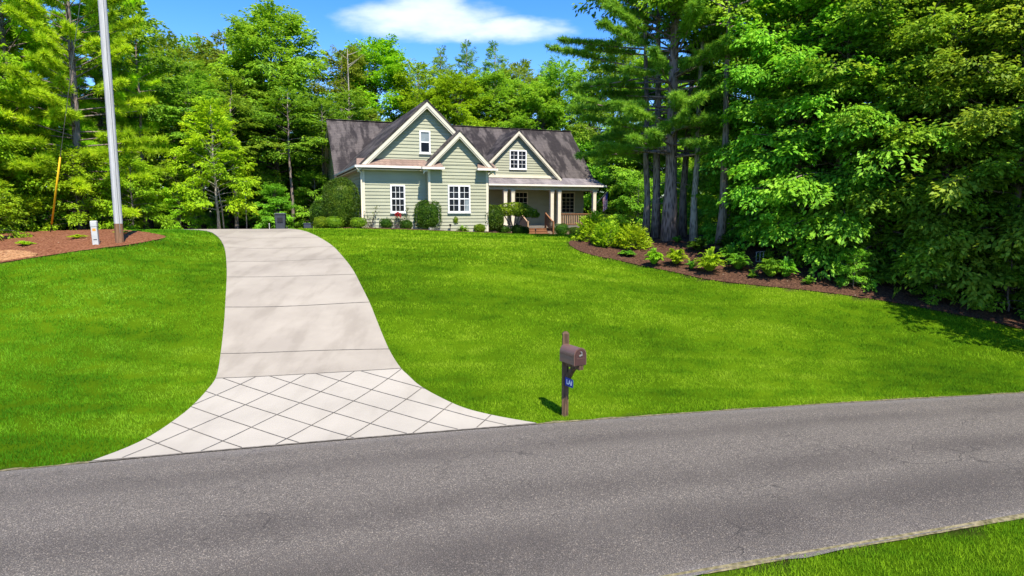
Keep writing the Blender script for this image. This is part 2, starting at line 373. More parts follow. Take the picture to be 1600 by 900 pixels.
def glass_mat():
    b = NB('window_glass'); v = b.coord('Object'); f = b.noise(v, .9, 2); return b.fin(b.mix(b.rng(f, .4, .65), (.006, .008, .012), (.018, .022, .03)), .1, .08)
M['glass'] = glass_mat()
def wood_mat(name, a, c, sc=(12, 12, 1.2)):
    b = NB(name); v = b.coord('Object', sc); f = b.noise(v, 1.6, 6, .65); b.bump(f, .3, .01); return b.fin(b.mix(b.rng(f, .3, .7), a, c), .75, .25)
M['curtain_sky_reflection'] = paint('blind_sky_reflection', (.20, .235, .25), .8, .2, .1, 4)  # blind of the paired window, and painted sky reflection on the attic pane
M['deck'] = wood_mat('stained_deck_wood', (.17, .075, .032), (.27, .13, .06))
M['porchfloor'] = wood_mat('grey_porch_boards', (.13, .12, .10), (.19, .175, .15))
M['deck_light'] = wood_mat('tan_rail_wood', (.30, .19, .11), (.42, .29, .18))
M['postwood'] = wood_mat('mailbox_post_wood', (.045, .026, .014), (.16, .095, .05), (16, 16, 1.0))
M['polewood'] = wood_mat('grey_pole_wood', (.30, .295, .29), (.50, .49, .48), (14, 14, .5))
M['polebase'] = wood_mat('brown_pole_foot', (.12, .06, .03), (.24, .13, .07), (14, 14, .8))
M['mailbox'] = paint('mailbox_brown', (.135, .075, .058), .34, .5, .06, 5)
M['maildoor'] = paint('mailbox_door_brown', (.060, .026, .022), .4, .5, .08, 6)
M['metal'] = paint('pale_metal', (.6, .6, .58), .3, .5, .05, 5, .8)
M['black'] = paint('black_metal', (.012, .012, .013), .5, .4, .1)
M['blue'] = paint('sign_blue', (.008, .03, .27), .4, .4, .06)
M['signwhite'] = paint('sign_white', (.75, .78, .8), .5, .3, .03)
M['bin'] = paint('bin_slate', (.045, .055, .068), .5, .4, .12)
M['yellow'] = paint('yellow_guard', (.80, .47, .012), .45, .4, .08)
M['wire'] = paint('steel_wire', (.25, .25, .24), .5, .4, .1, 3, .6)
M['pvc'] = paint('white_pedestal', (.44, .44, .415), .5, .3, .08, 4)
M['orange'] = paint('orange_sticker', (.7, .28, .04), .5, .3, .05)
M['brickskirt'] = paint('tan_skirt', (.26, .19, .13), .8, .2, .2, 6)
M['porchwall'] = M['siding']
M['red'] = paint('rose_red', (.35, .012, .012), .6, .3, .2, 12)
M['bark'] = barkmat('grey_brown_bark', (.06, .045, .036), (.22, .175, .15))
M['pinebark'] = barkmat('pine_bark', (.075, .052, .047), (.28, .205, .19), 5)
M['palebark'] = barkmat('pale_bark', (.11, .095, .08), (.34, .30, .25), 8)
M['leaf_forest'] = leafmat('forest_leaves', (.038, .088, .008), (.085, .162, .012), (.165, .25, .018), .42, .5, .35, .25, 2.1)
M['leaf_bright'] = leafmat('bright_leaves', (.060, .13, .005), (.130, .245, .008), (.20, .33, .014), .42, .5, .35, .25, 1.9)
M['leaf_edge2'] = leafmat('edge_leaves_olive', (.045, .095, .010), (.10, .175, .014), (.18, .26, .022), .42, .5, .35, .2, 2.2)
M['leaf_olive'] = leafmat('olive_leaves', (.05, .085, .010), (.105, .15, .014), (.18, .22, .022), .4, .5, .35, .2, 1.9)
M['leaf_edge'] = leafmat('edge_leaves', (.038, .095, .008), (.088, .18, .012), (.165, .275, .020), .42, .5, .35, .25, 2.5)
M['leaf_young'] = leafmat('young_leaves', (.10, .18, .006), (.19, .29, .009), (.31, .39, .015), .42, .5, .35, .15, 1.9)
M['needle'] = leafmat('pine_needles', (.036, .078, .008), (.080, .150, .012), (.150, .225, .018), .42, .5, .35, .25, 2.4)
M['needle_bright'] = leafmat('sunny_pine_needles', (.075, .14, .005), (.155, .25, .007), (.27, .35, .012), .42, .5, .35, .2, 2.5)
M['leaf_box'] = leafmat('clipped_leaves', (.018, .055, .006), (.048, .115, .008), (.115, .19, .012), .25, .45, 3, .2, 1.05)
M['leaf_boxlight'] = leafmat('boxwood_leaves', (.055, .11, .005), (.125, .20, .008), (.22, .28, .012), .3, .45, 4, .2, 1.3)
M['leaf_shrub'] = leafmat('yellow_shrub_leaves', (.07, .14, .006), (.15, .26, .010), (.27, .37, .014), .45, .5, 2, .15, 2.0)
M['leaf_fern'] = leafmat('fern_leaves', (.035, .10, .010), (.08, .19, .014), (.19, .31, .02), .45, .5, 2, .2, 1.9)
M['leaf_dull'] = leafmat('sparse_leaves', (.06, .10, .03), (.13, .18, .06), (.22, .27, .10), .3, .6, 3)

# ------------------------------------------------------------------ ground sheet
def axis(lo, hi, st, far):
    a = list(np.arange(lo, hi + 1e-6, st)); d = st; x = hi; r = []
    while x < far: d *= 1.5; x += d; r.append(x)
    d = st; x = lo; l = []
    while x > -far: d *= 1.5; x -= d; l.append(x)
    return np.array(l[::-1] + a + r)
HO = Vector((-8.06, 35.0, 0)); HA = .373
def hp(u, v): return (HO.x + u * math.cos(HA) - v * math.sin(HA), HO.y + u * math.sin(HA) + v * math.cos(HA))
DRV_L = catmull([(-6.92,10.12),(-6.69,10.74),(-6.58,11.34),(-6.58,12.2),(-6.63,12.9),(-6.78,13.9),(-6.96,14.72),(-7.5,16.16),(-8.09,17.71),(-8.55,18.87),(-9.7,21.65),(-10.69,23.9),(-11.62,25.92),(-12.69,28.0),(-13.6,29.5),(-14.9,31.2),(-17.5,33.4),(-22,36)], 8)
DRV_R = catmull([(.47,12.02),(-.52,12.54),(-1.06,12.91),(-1.68,13.6),(-2.11,14.17),(-2.47,14.8),(-2.73,15.28),(-3.21,16.4),(-3.74,17.74),(-4.31,19.2),(-4.89,20.66),(-5.66,22.66),(-6.51,24.7),(-7.61,27.19),(-8.74,29.2),(-9.6,30.5),(-10.6,32.0),(-12.2,35),(-13.5,41)], 8)
BED_R = catmull([(7.6,49),(6.2,43),(4.9,37),(3.5,32.5),(2.75,30.2),(2.61,28.98),(2.92,27.79),(3.52,27.04),(4.27,26.64),(5.21,25.96),(6.27,24.98),(7.23,23.97),(8.23,23.38),(9.26,22.99),(10.47,22.58),(11.8,22.08),(13.05,21.53),(14.32,20.8),(15.17,20.23),(15.84,19.51),(17.6,18.6),(20,17.9),(26,17.5)], 5)
BED_L = catmull([(-30,17.2),(-24,18.4),(-20.5,19.9),(-17.58,21.93),(-17.04,22.38),(-16.5,22.89),(-15.97,23.48),(-15.4,24.06),(-14.83,24.74),(-14.49,25.46),(-14.4,26.39),(-14.9,27.55),(-16.2,28.6),(-18,30.2),(-20,33)], 6)
BED_H = catmull([(-14.2,39.5),(-12.6,36.2),(-11.3,34.6),(-9.4,33.75),(-7.2,33.9),(-4.6,34.9),(-2.4,35.4),(-.7,36.2),(.2,38.5),(.5,42),(.9,44.2),(1.05,45.6)], 5)
BED_P = catmull([(2.95,46.2),(4.3,45.9),(6,46.4),(7.6,48.3)], 5)
E_X = np.linspace(-60, 60, 241)
LAWN_FAR = np.concatenate([np.stack([E_X, edge_far(E_X)], 1)[(E_X > -34) & (E_X < 27)], BED_R[::-1], [(2.95, 46.2)], [(1.05, 45.6)], BED_H[::-1], [(-16, 42), (-22, 40), (-20, 33)], BED_L[::-1]])
def lawnmask(x, y):
    drive = np.concatenate([DRV_L, DRV_R[::-1]])
    return (inpoly(x, y, LAWN_FAR) & ~inpoly(x, y, drive))
def build_ground():
    ax = axis(-34, 26, .4, 900); ay = axis(2, 56, .4, 900); X, Y = np.meshgrid(ax, ay)
    Z = gz(X, Y); fade = np.clip((Y - 90) / 200, 0, 1) + np.clip((np.abs(X) - 60) / 200, 0, 1)
    rng = np.random.default_rng(5)
    me = gridmesh('ground', X, Y, Z - .012)
    near = (Y < edge_near(X)); lawn = inpoly(X, Y, LAWN_FAR) | near
    a = me.attributes.new('lawn', 'FLOAT', 'POINT'); a.data.foreach_set('value', lawn.astype(np.float32).ravel())
    return kind(ob('ground', me, M['ground']), 'structure')
build_ground()
def build_road():
    n = 22; x = np.linspace(-60, 60, 241); a = np.stack([x, edge_near(x)], 1); b = np.stack([x, edge_far(x)], 1)
    t = np.linspace(0, 1, n); P = a[None] * (1 - t)[:, None, None] + b[None] * t[:, None, None]
    rg = np.random.default_rng(3)
    j = rg.normal(0, .03, 241); j = np.convolve(j, np.ones(3) / 3, 'same'); P[-1, :, 1] += j * .4; P[0, :, 1] += np.convolve(rg.normal(0, .09, 241), np.ones(3) / 3, 'same')
    Z = .012 + .03 * (1 - (2 * t - 1) ** 2)[:, None] + np.zeros(241)[None]
    uv = np.stack(np.broadcast_arrays(x[None] / 6, t[:, None]), -1)
    kind(ob('road', gridmesh('road', P[..., 0], P[..., 1], Z, uv), M['asphalt']), 'structure')
    for nm, f, s, w in (('road_edge', edge_far, 1, .13), ('road_edge', edge_near, -1, .10)):
        x2 = np.linspace(-45, 45, 700); jj = np.abs(np.convolve(rg.normal(0, .12, 700), np.ones(4) / 4, 'same'))
        y0 = f(x2) - s * .05; y1 = f(x2) + s * (w * .3 + jj * (.6 if s > 0 else .10))
        keep = slice(None)
        X = np.stack([x2, x2]); Y = np.stack([y0, y1]); Zs = np.stack([np.full(700, .020), gz(x2, y1) + .004])
        kind(ob(nm, gridmesh(nm, X, Y, Zs), M['sand']), 'structure')
build_road()

def strip_sheet(name, A, B, n, k, mat, off=.02, bumpy=0, seed=1):
    A = resample(np.asarray(A, float), n); B = resample(np.asarray(B, float), n); t = np.linspace(0, 1, k)
    P = A[None] * (1 - t)[:, None, None] + B[None] * t[:, None, None]; Z = gz(P[..., 0], P[..., 1]) + off
    if bumpy:
        r = np.random.default_rng(seed); w = np.sin(np.clip(t * 8, 0, 1) * PI / 2)[:, None]; Z = Z + r.uniform(0, bumpy, Z.shape) * w
    return kind(ob(name, gridmesh(name, P[..., 0], P[..., 1], Z), mat), 'structure')

# driveway: slabs with sawn joints, and the diamond-scored apron
def build_drive():
    def cut(pl, ya, yb):
        d = np.r_[0, np.cumsum(np.linalg.norm(np.diff(pl, axis=0), axis=1))]
        return pl, d
    Lr = resample(DRV_L, 400); Rr = resample(DRV_R, 400)
    def idx(pl, p): return int(np.argmin(np.linalg.norm(pl - np.array(p), axis=1)))
    joints = [((-6.93,14.6),(-2.69,15.24)),((-7.5,16.16),(-3.21,16.4)),((-8.55,18.87),(-4.31,19.2)),((-9.7,21.65),(-5.4,22.0)),((-10.75,24.0),(-6.4,24.5)),((-11.9,26.6),(-7.5,27.1)),((-13.1,29.2),(-8.7,29.2)),((-15.2,31.6),(-9.9,31.0)),((-19,34.3),(-11.6,33.8))]
    pair = [(0, 0)] + [(idx(Lr, a), idx(Rr, b)) for a, b in joints] + [(399, 399)]
    root = ob('driveway', strip_mesh(Lr, Rr, pair[1], pair[-1], 'driveway'), M['concrete']); kind(root, 'structure')
    ap = ob('driveway_apron', strip_mesh(Lr, Rr, pair[0], pair[1], 'driveway_apron', .024), M['apron']); kind(ap, 'structure')
    jm = MB()
    def groove(a, b, w=.022, off=.032, n=10, mb=jm):
        a = np.array(a); b = np.array(b); d = (b - a) / np.linalg.norm(b - a); s = np.array([-d[1], d[0]]) * w / 2
        for i in range(n):
            p = a + (b - a) * i / n; q = a + (b - a) * (i + 1) / n
            c = [p - s, q - s, q + s, p + s]; mb.quad(*[(x, y, g1(x, y) + off) for x, y in c])
    for i, j in pair[1:-1]:
        groove(Lr[i], Rr[j], .022)
    jm.obj('joint', M['joint'], root)
    poly = np.concatenate([Lr[:pair[1][0] + 1], Rr[:pair[1][1] + 1][::-1]]); dm = MB()
    def clip(p0, d):
        t = np.linspace(-12, 12, 1201); q = p0 + t[:, None] * d; ins = inpoly(q[:, 0], q[:, 1], poly); k = np.where(ins)[0]
        if len(k) < 4: return
        # longest run
        runs = np.split(k, np.where(np.diff(k) > 1)[0] + 1); r = max(runs, key=len)
        if len(r) > 5: groove(q[r[0]], q[r[-1]], .017, .034, max(2, len(r) // 25), dm)
    A = np.array([.835, -.55]); B = np.array([-.325, -.946]); o = np.array([-5.95, 14.89]); st = np.array([1.1, .115])
    for k in range(-5, 12):
        clip(o + st * k, A / np.linalg.norm(A)); clip(o + st * k, B / np.linalg.norm(B))
    dm.obj('diamond_score', M['joint'], ap)
    # small step of the slab over the asphalt
    e = MB(); xs = np.linspace(-6.92, .47, 60)
    for i in range(59):
        y0 = float(edge_far(xs[i])); y1 = float(edge_far(xs[i + 1])); w = .035
        e.quad((xs[i], y0 - w - .02, .030), (xs[i + 1], y1 - w - .02, .030), (xs[i + 1], y1 - w + .02, .033), (xs[i], y0 - w + .02, .033))
    e.obj('edge_gap', M['joint'], ap)
def strip_mesh(Lr, Rr, p, q, name, off=.022):
    n = 90; A = resample(Lr[p[0]:q[0] + 1], n); B = resample(Rr[p[1]:q[1] + 1], n); t = np.linspace(0, 1, 14)
    P = A[None] * (1 - t)[:, None, None] + B[None] * t[:, None, None]; Z = gz(P[..., 0], P[..., 1]) + off
    # turned-down edges
    P = np.concatenate([P[:1], P, P[-1:]]); Z = np.concatenate([Z[:1] - .2, Z, Z[-1:] - .2])
    me = gridmesh(name, P[..., 0], P[..., 1], Z)
    for p in me.polygons: p.use_smooth = False
    return me
build_drive()
# beds
def back_of(pl, off):
    d = np.gradient(pl, axis=0); nrm = np.stack([-d[:, 1], d[:, 0]], 1); nrm /= np.linalg.norm(nrm, axis=1)[:, None]; return pl + nrm * off
_bedR_back = catmull([(14,49),(13,44),(12,39),(11,35),(10.5,33.5),(11,32),(12,31),(13,30),(14,29),(15,28),(17,27),(19,26),(22,25),(28,24.5)], 5)
strip_sheet('mulch_bed', BED_R, _bedR_back, 260, 60, M['mulch'], .02, .05, 4)
_bedL_back = catmull([(-30,24),(-27,27),(-25,30),(-24,32),(-22.5,33.5),(-20.5,33.3)], 6)
strip_sheet('mulch_bed', BED_L, _bedL_back, 180, 60, M['mulch_red'], .02, .06, 6)
strip_sheet('dirt_patch', catmull([(-30,17.25),(-24,18.5),(-20.5,20.0),(-17.7,22.0),(-16.9,22.7)], 6), catmull([(-30,20.5),(-24,21.8),(-21.2,22.9),(-18.5,23.5),(-16.95,22.85)], 6), 160, 40, M['dirt'], .035, .06, 8)
_bedH_back = np.array([hp(-3.2, 9), hp(-.4, 4), hp(-.05, .1), hp(2, .1), hp(4, -.3), hp(6.5, -.3), hp(7.2, .5), hp(7.2, 5), hp(8, 8.2), hp(10, 8.2), hp(12, 8.2), hp(12.5, 7.6)])
strip_sheet('mulch_bed', BED_H, _bedH_back, 110, 24, M['mulch'], .02, .04, 9)
strip_sheet('mulch_bed', BED_P, np.array([hp(14.6, 7.2), hp(16, 8.2), hp(18.8, 8.2), hp(19.6, 9)]), 50, 14, M['mulch'], .02, .04, 10)

# lawn blades
def build_grass():
    r = np.random.default_rng(11); out = []
    def batch(x0, x1, y0, y1, dens, h, w, cond):
        n = int((x1 - x0) * (y1 - y0) * dens); x = r.uniform(x0, x1, n); y = r.uniform(y0, y1, n)
        k = cond(x, y); x = x[k]; y = y[k]; n = len(x)
        # clumpiness
        cl = (np.sin(x * 5.1 + 1.7 * np.sin(y * 3.3)) + np.sin(y * 6.3 + 1.3 * np.sin(x * 4.1)) + r.normal(0, .7, n))
        k = cl > -1.1; x = x[k]; y = y[k]; cl = cl[k]; n = len(x); z = gz(x, y) - .015
        a = r.uniform(0, 2 * PI, n); l = r.uniform(.15, .9, n); hh = h * r.uniform(.55, 1.2, n) * (1 + .12 * np.clip(cl, -1, 2)); ww = w * r.uniform(.6, 1.3, n)
        d = np.stack([np.cos(a), np.sin(a)], 1); s = np.stack([-np.sin(a + r.uniform(-1, 1, n)), np.cos(a)], 1)
        b = np.stack([x, y], 1)
        q = np.zeros((n, 3, 3)); q[:, 0, :2] = b - s * ww[:, None] / 2; q[:, 1, :2] = b + s * ww[:, None] / 2; q[:, 2, :2] = b + d * (hh * l)[:, None]
        q[:, 0, 2] = z; q[:, 1, 2] = z; q[:, 2, 2] = z + hh * np.sqrt(1 - .5 * l ** 2); out.append(q)
    def far(x, y, lo, hi):
        return (y > edge_far(x) + .03) & (y >= lo) & (y < hi) & (np.abs(x) < y * .86 + 1) & lawnmask(x, y)
    batch(-14, 16, 9, 17, 2200, .058, .010, lambda x, y: far(x, y, 9, 17))
    batch(-20, 22, 17, 24, 1000, .060, .016, lambda x, y: far(x, y, 17, 24))
    batch(-20, 8, 24, 47, 330, .065, .032, lambda x, y: far(x, y, 24, 47))
    batch(-1, 11, 3.5, 10, 3200, .058, .009, lambda x, y: (y < edge_near(x) - .05) & (np.abs(x) < y * .95 + 1) & (y > 4.5))
    q = np.concatenate(out); print('grass', len(q))
    o = ob('grass', npmesh('grass', q, 3), M['grass']); kind(o, 'stuff')
build_grass()
# ------------------------------------------------------------------ the house (u to the right along its front, v into the depth)
ZB = 2.6
HOUSE = thing('house', 'sage green gabled house with dark weathered roof at the top of the lawn', 'house', (HO.x, HO.y, ZB), HA)
def hobj(mb, name, mat, parent=None, **k): return mb.obj(name, mat, parent or HOUSE, zoff=-ZB, **k)
def lap(mb, poly, fn, z0=None, step=.185):
    """lapped boards over a convex polygon (s, z); fn(s, z, out) -> point"""
    zs = [p[1] for p in poly]; lo, hi = min(zs), max(zs); brk = sorted(set(round(z, 4) for z in zs)); lv = sorted(set([round(lo + i * step, 4) for i in range(int((hi - lo) / step) + 1)] + brk))
    lv = [z for i, z in enumerate(lv) if i == 0 or z - lv[i - 1] > .02]
    def span(z):
        xs = []
        for i in range(len(poly)):
            (x0, a), (x1, b) = poly[i], poly[(i + 1) % len(poly)]
            if abs(a - b) < 1e-9:
                if abs(a - z) < 1e-6: xs += [x0, x1]
            elif min(a, b) - 1e-6 <= z <= max(a, b) + 1e-6: xs.append(x0 + (x1 - x0) * (z - a) / (b - a))
        return (min(xs), max(xs)) if xs else None
    for a, b in zip(lv[:-1], lv[1:]):
        A = span(a + 1e-5); B = span(b - 1e-5)
        if not A or not B: continue
        mb.quad(fn(A[0], a, .036), fn(A[1], a, .036), fn(B[1], b, .002), fn(B[0], b, .002))
        mb.quad(fn(A[0], a, 0), fn(A[1], a, 0), fn(A[1], a, .036), fn(A[0], a, .036))
def fr(v0): return lambda s, z, o: (s, v0 - o, z)
def lf(u0): return lambda s, z, o: (u0 - o, s, z)
def rt(u0): return lambda s, z, o: (u0 + o, s, z)
def bk(v0): return lambda s, z, o: (s, v0 + o, z)
WS, WE = .953, 6.48     # wing roof slope, eave height
def zw(u): return 10.17 - WS * abs(u - 3.52)
def build_walls():
    # front wing
    m = MB(); lap(m, [(0, 2.95), (7.04, 2.95), (7.04, 6.66), (3.52, 10.0), (0, 6.66)], fr(0))
    lap(m, [(0, 2.95), (9.7, 2.95), (9.7, 6.6), (0, 6.6)], lf(0)); lap(m, [(0, 2.95), (10.4, 2.95), (10.4, 6.6), (0, 6.6)], rt(7.04))
    m.box(.0, .0, 2.3, 7.04, 9.7, 2.945)
    hobj(m, 'wing_wall', M['siding'])
    m = MB(); lap(m, [(3.5, 2.95), (6.9, 2.95), (6.9, 6.7), (5.2, 8.34), (3.5, 6.7)], fr(-.6))
    lap(m, [(-.6, 2.95), (0, 2.95), (0, 6.7), (-.6, 6.7)], lf(3.5)); lap(m, [(-.6, 2.95), (0, 2.95), (0, 6.7), (-.6, 6.7)], rt(6.9)); m.box(3.502, -.598, 2.3, 6.898, -.002, 2.945)
    hobj(m, 'bay_wall', M['siding'])
    m = MB(); lap(m, [(9.7, 2.9), (17.65, 2.9), (17.65, 6.55), (13.68, 10.43), (9.7, 6.55)], lf(-.17))
    lap(m, [(10.4, 2.9), (17.65, 2.9), (17.65, 6.55), (13.68, 10.43), (10.4, 7.2)], rt(18.85)); lap(m, [(0, 2.9), (18.85, 2.9), (18.85, 6.5), (0, 6.5)], bk(17.65))
    lap(m, [(7.07, 3.0), (18.85, 3.0), (18.85, 6.3), (7.07, 6.3)], fr(10.4)); m.box(-.166, 9.72, 2.2, 18.84, 17.64, 2.895)
    hobj(m, 'main_wall', M['siding'])
    m = MB(); lap(m, [(9.25, 6.55), (16.2, 6.55), (12.73, 9.9)], fr(9.3)); hobj(m, 'dormer_wall', M['siding'])
build_walls()
def build_roofs():
    T = .12
    m = MB(); m.slab([(-.473, 9.35, 6.485), (19.26, 9.35, 6.485), (19.26, 13.68, 10.72), (-.473, 13.68, 10.72)], T); m.slab([(-.473, 13.68, 10.72), (19.26, 13.68, 10.72), (19.26, 18.05, 6.45), (-.473, 18.05, 6.45)], T)
    main = hobj(m, 'main_roof', M['shingle'])
    c = MB(); c.beam((-.49, 13.68, 10.735), (19.28, 13.68, 10.735), .26, .035); hobj(c, 'ridge_cap', M['shingle'], main)
    m = MB(); m.slab([(-.35, -.42, zw(-.35)), (3.52, -.42, 10.17), (3.52, 13.1, 10.17), (-.35, 9.25, zw(-.35))], T); m.slab([(3.52, -.42, 10.17), (7.39, -.42, zw(7.39)), (7.39, 9.25, zw(7.39)), (3.52, 13.1, 10.17)], T)
    wing = hobj(m, 'wing_roof', M['shingle'])
    m = MB(); zb = lambda u: 8.56 - 1.0 * abs(u - 5.2)
    m.slab([(3.12, -.97, zb(3.12)), (5.2, -.97, 8.56), (5.2, .12, 8.56), (3.12, .12, zb(3.12))], .1); m.slab([(5.2, -.97, 8.56), (7.28, -.97, zb(7.28)), (7.28, -.43, zb(7.28)), (5.2, -.43, 8.56)], .1)
    hobj(m, 'bay_roof', M['shingle'])
    # porch roof with the kinked lower pitch, hipped at its right end
    m = MB(); m.slab([(6.95, 8.03, 6.04), (19.5, 8.03, 6.04), (19.28, 9.5, 6.62), (6.95, 9.5, 6.62)], .1); hobj(m, 'porch_roof', M['shingle_light'])
    m = MB(); zd = lambda u: 10.09 - .985 * abs(u - 12.73)
    m.slab([(9.2, 8.95, zd(9.2)), (12.73, 8.95, 10.09), (12.73, 13.1, 10.09), (9.2, 9.6, zd(9.2))], T); m.slab([(12.73, 8.95, 10.09), (16.26, 8.95, zd(16.26)), (16.26, 9.6, zd(16.26)), (12.73, 13.1, 10.09)], T)
    hobj(m, 'dormer_roof', M['shingle'])
    m = MB(); m.slab([(-.37, -.44, 6.545), (3.46, -.44, 6.545), (3.46, -.03, 6.93), (-.3, -.03, 6.93)], .06); hobj(m, 'skirt_roof', M['shingle_tan'])
    # little tan returns under the bay rakes
    for a, b in ((3.05, 4.25), (6.2, 7.35)): m = MB(); m.slab([(a, -1.02, 6.50), (b, -1.02, 6.50), (b - .12, -.63, 6.80), (a + .12, -.63, 6.80)], .05); hobj(m, 'bay_return_roof', M['shingle_tan'])
build_roofs()
def rake(mb, v, ue, ze, ua, za, h=.25, d=.05, drop=.10):
    a, b = (ue, v, ze - drop), (ua, v, za - drop); mb.slab([(ue, v, ze - drop), (ua, v, za - drop), (ua, v, za - drop - h * 1.32), (ue, v, ze - drop - h * 1.32)], d, (0, 1, 0))
def build_trim():
    m = MB()
    for s in (-1, 1): rake(m, -.40, 3.52 + s * 3.84, zw(7.36), 3.52, 10.17, .2); rake(m, -.36, 3.52 + s * 3.5, zw(7.02) - .16, 3.52, 10.17 - .16, .16, .03)
    hobj(m, 'wing_rake', M['cream'])
    m = MB()
    for s in (-1, 1): rake(m, -.95, 5.2 + s * 2.08, 8.56 - 2.08, 5.2, 8.56, .2); rake(m, -.91, 5.2 + s * 1.9, 8.56 - 1.9 - .16, 5.2, 8.56 - .16, .15, .03)
    hobj(m, 'bay_rake', M['cream'])
    m = MB()
    for s in (-1, 1): rake(m, 8.97, 12.73 + s * 3.5, 10.09 - .985 * 3.5, 12.73, 10.09, .2); rake(m, 9.01, 12.73 + s * 3.3, 10.09 - .985 * 3.3 - .16, 12.73, 10.09 - .16, .15, .03)
    m.box(9.4, 9.22, 6.56, 16.1, 9.27, 6.76); hobj(m, 'dormer_rake', M['cream'])
    # left gable end of the main block: broad beige rake and soffit
    m = MB()
    for v0, z0 in ((9.4, 6.53), (18.0, 6.5)):
        m.slab([(-.44, v0, z0 - .11), (-.44, 13.68, 10.61), (-.44, 13.68, 10.27), (-.44, v0, z0 - .45)], .05, (1, 0, 0)); m.slab([(-.39, v0, z0 - .13), (-.39, 13.68, 10.59), (-.20, 13.68, 10.59), (-.20, v0, z0 - .13)], .04)
    hobj(m, 'gable_rake', M['beige'])
    m = MB(); m.box(-.46, 17.66, 6.12, .3, 18.5, 6.2); m.slab([(-.48, 17.6, 6.62), (.3, 17.6, 6.62), (.3, 18.6, 6.2), (-.48, 18.6, 6.2)], .08); hobj(m, 'eave_return', M['beige'])
    # soffits under the eaves
    m = MB(); m.box(-.34, -.38, 6.30, -.03, 9.3, 6.36); m.box(-.34, -.38, 6.30, 3.4, -.03, 6.36); hobj(m, 'soffit', M['beige'])
    m = MB(); m.box(-.05, -.05, 2.95, .09, .0, 6.30); m.box(-.05, .0, 2.95, 0, .09, 6.30); hobj(m, 'corner_board', M['cream'])
    m = MB(); m.box(3.45, -.65, 2.95, 3.58, -.605, 6.42); m.box(3.45, -.605, 2.95, 3.495, -.53, 6.42); hobj(m, 'corner_board', M['cream'])
    m = MB(); m.box(6.82, -.65, 2.95, 6.95, -.605, 6.42); hobj(m, 'corner_board', M['cream'])
    # gutters and downspouts
    m = MB(); m.box(-.46, -.56, 6.42, 3.1, -.44, 6.535); m.box(-.47, -.44, 6.42, -.36, 9.2, 6.535)
    hobj(m, 'gutter', M['gutter']); m = MB()
    m.box(3.03, -1.1, 6.37, 4.28, -1.0, 6.49); m.box(3.06, -1.0, 6.38, 4.25, -.66, 6.44); hobj(m, 'bay_gutter', M['gutter']); m = MB(); m.box(6.17, -1.1, 6.37, 7.38, -1.0, 6.49); m.box(6.2, -1.0, 6.38, 7.35, -.66, 6.44); hobj(m, 'bay_gutter', M['gutter'])
    m = MB(); m.box(6.97, 7.92, 5.93, 19.55, 8.03, 6.05); hobj(m, 'porch_gutter', M['gutter'])
    m = MB(); m.tube([(-.38, -.5, 6.44), (-.30, -.45, 6.28), (-.10, -.12, 6.16), (-.09, -.10, 6.0), (-.09, -.10, 2.9), (-.15, -.25, 2.85)], .05, 8); hobj(m, 'downspout', M['cream'], smooth=True)
    m = MB(); m.tube([(7.3, -.95, 6.4), (7.12, -.5, 6.22), (6.99, -.5, 6.1), (6.99, -.5, 2.95)], .045, 8); hobj(m, 'downspout', M['cream'], smooth=True)
build_trim()
def window(u0, z0, u1, z1, v, units=1, cols=3, rows=(2, 2), mat='white', transom=0, label=None, pale=None):
    m = MB(); w = .075; y1 = v - .09
    m.box(u0, y1, z0, u0 + w, v, z1); m.box(u1 - w, y1, z0, u1, v, z1); m.box(u0 + w, y1, z1 - w, u1 - w, v, z1); m.box(u0 + w, y1, z0, u1 - w, v, z0 + w); m.box(u0 - .03, y1 - .03, z0 - .05, u1 + .03, v, z0 - .002)
    uw = (u1 - u0 - 2 * w + .09) / units; g = MB(); mu = MB()
    for k in range(units):
        a = u0 + w + k * uw; b = a + uw - .09
        if k: m.box(a - .09, y1, z0 + w, a, v, z1 - w)
        top = z1 - w; 
        if transom: m.box(a, y1, z1 - w - transom - .05, b, v, z1 - w - transom); secs = [(z1 - w - transom, top, 1), (z0 + w, z1 - w - transom - .05, rows[0] + rows[1])]
        else:
            mid = (z0 + z1) / 2; m.box(a, v - .07, mid - .03, b, v, mid + .03); secs = [(mid + .03, top, rows[0]), (z0 + w, mid - .03, rows[1])]
        for lo, hi, r in secs:
            g.quad((a, v - .045, lo), (b, v - .045, lo), (b, v - .045, hi), (a, v - .045, hi))
            for c in range(1, cols): x = a + (b - a) * c / cols; mu.box(x - .010, v - .060, lo, x + .010, v - .046, hi)
            for q in range(1, r): z = lo + (hi - lo) * q / r; mu.box(a, v - .061, z - .010, b, v - .0465, z + .010)
    o = hobj(m, 'window', M[mat])
    if label: o['label'] = label
    p = hobj(g, 'pane', M['glass'], o)
    if mu.v: hobj(mu, 'muntin', M[mat], o)
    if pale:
        c = MB(); c.quad(*[(x, v - .0455, z) for x, z in pale]); hobj(c, 'curtain_sky_reflection', M['curtain_sky_reflection'], o)
    return o
window(1.46, 4.03, 2.28, 5.54, 0, 1, 3)
window(4.56, 4.03, 5.86, 5.55, -.6, 2, 2, pale=[(5.56, 4.11), (5.78, 4.11), (5.78, 4.72), (5.56, 4.72)])
window(3.14, 7.29, 3.75, 8.52, 0, 1, 1, (1, 1), pale=[(3.22, 7.95), (3.67, 7.95), (3.67, 8.44), (3.22, 8.44)])  # pale quad paints the sky's reflection onto the upper sash
window(12.08, 7.2, 13.43, 8.58, 9.3, 2, 2)
window(12.93, 3.6, 14.02, 5.58, 10.4, 1, 3, (2, 2), 'cream', .34)
window(16.86, 3.95, 18.04, 5.58, 10.4, 1, 3, (2, 2), 'cream', .34)
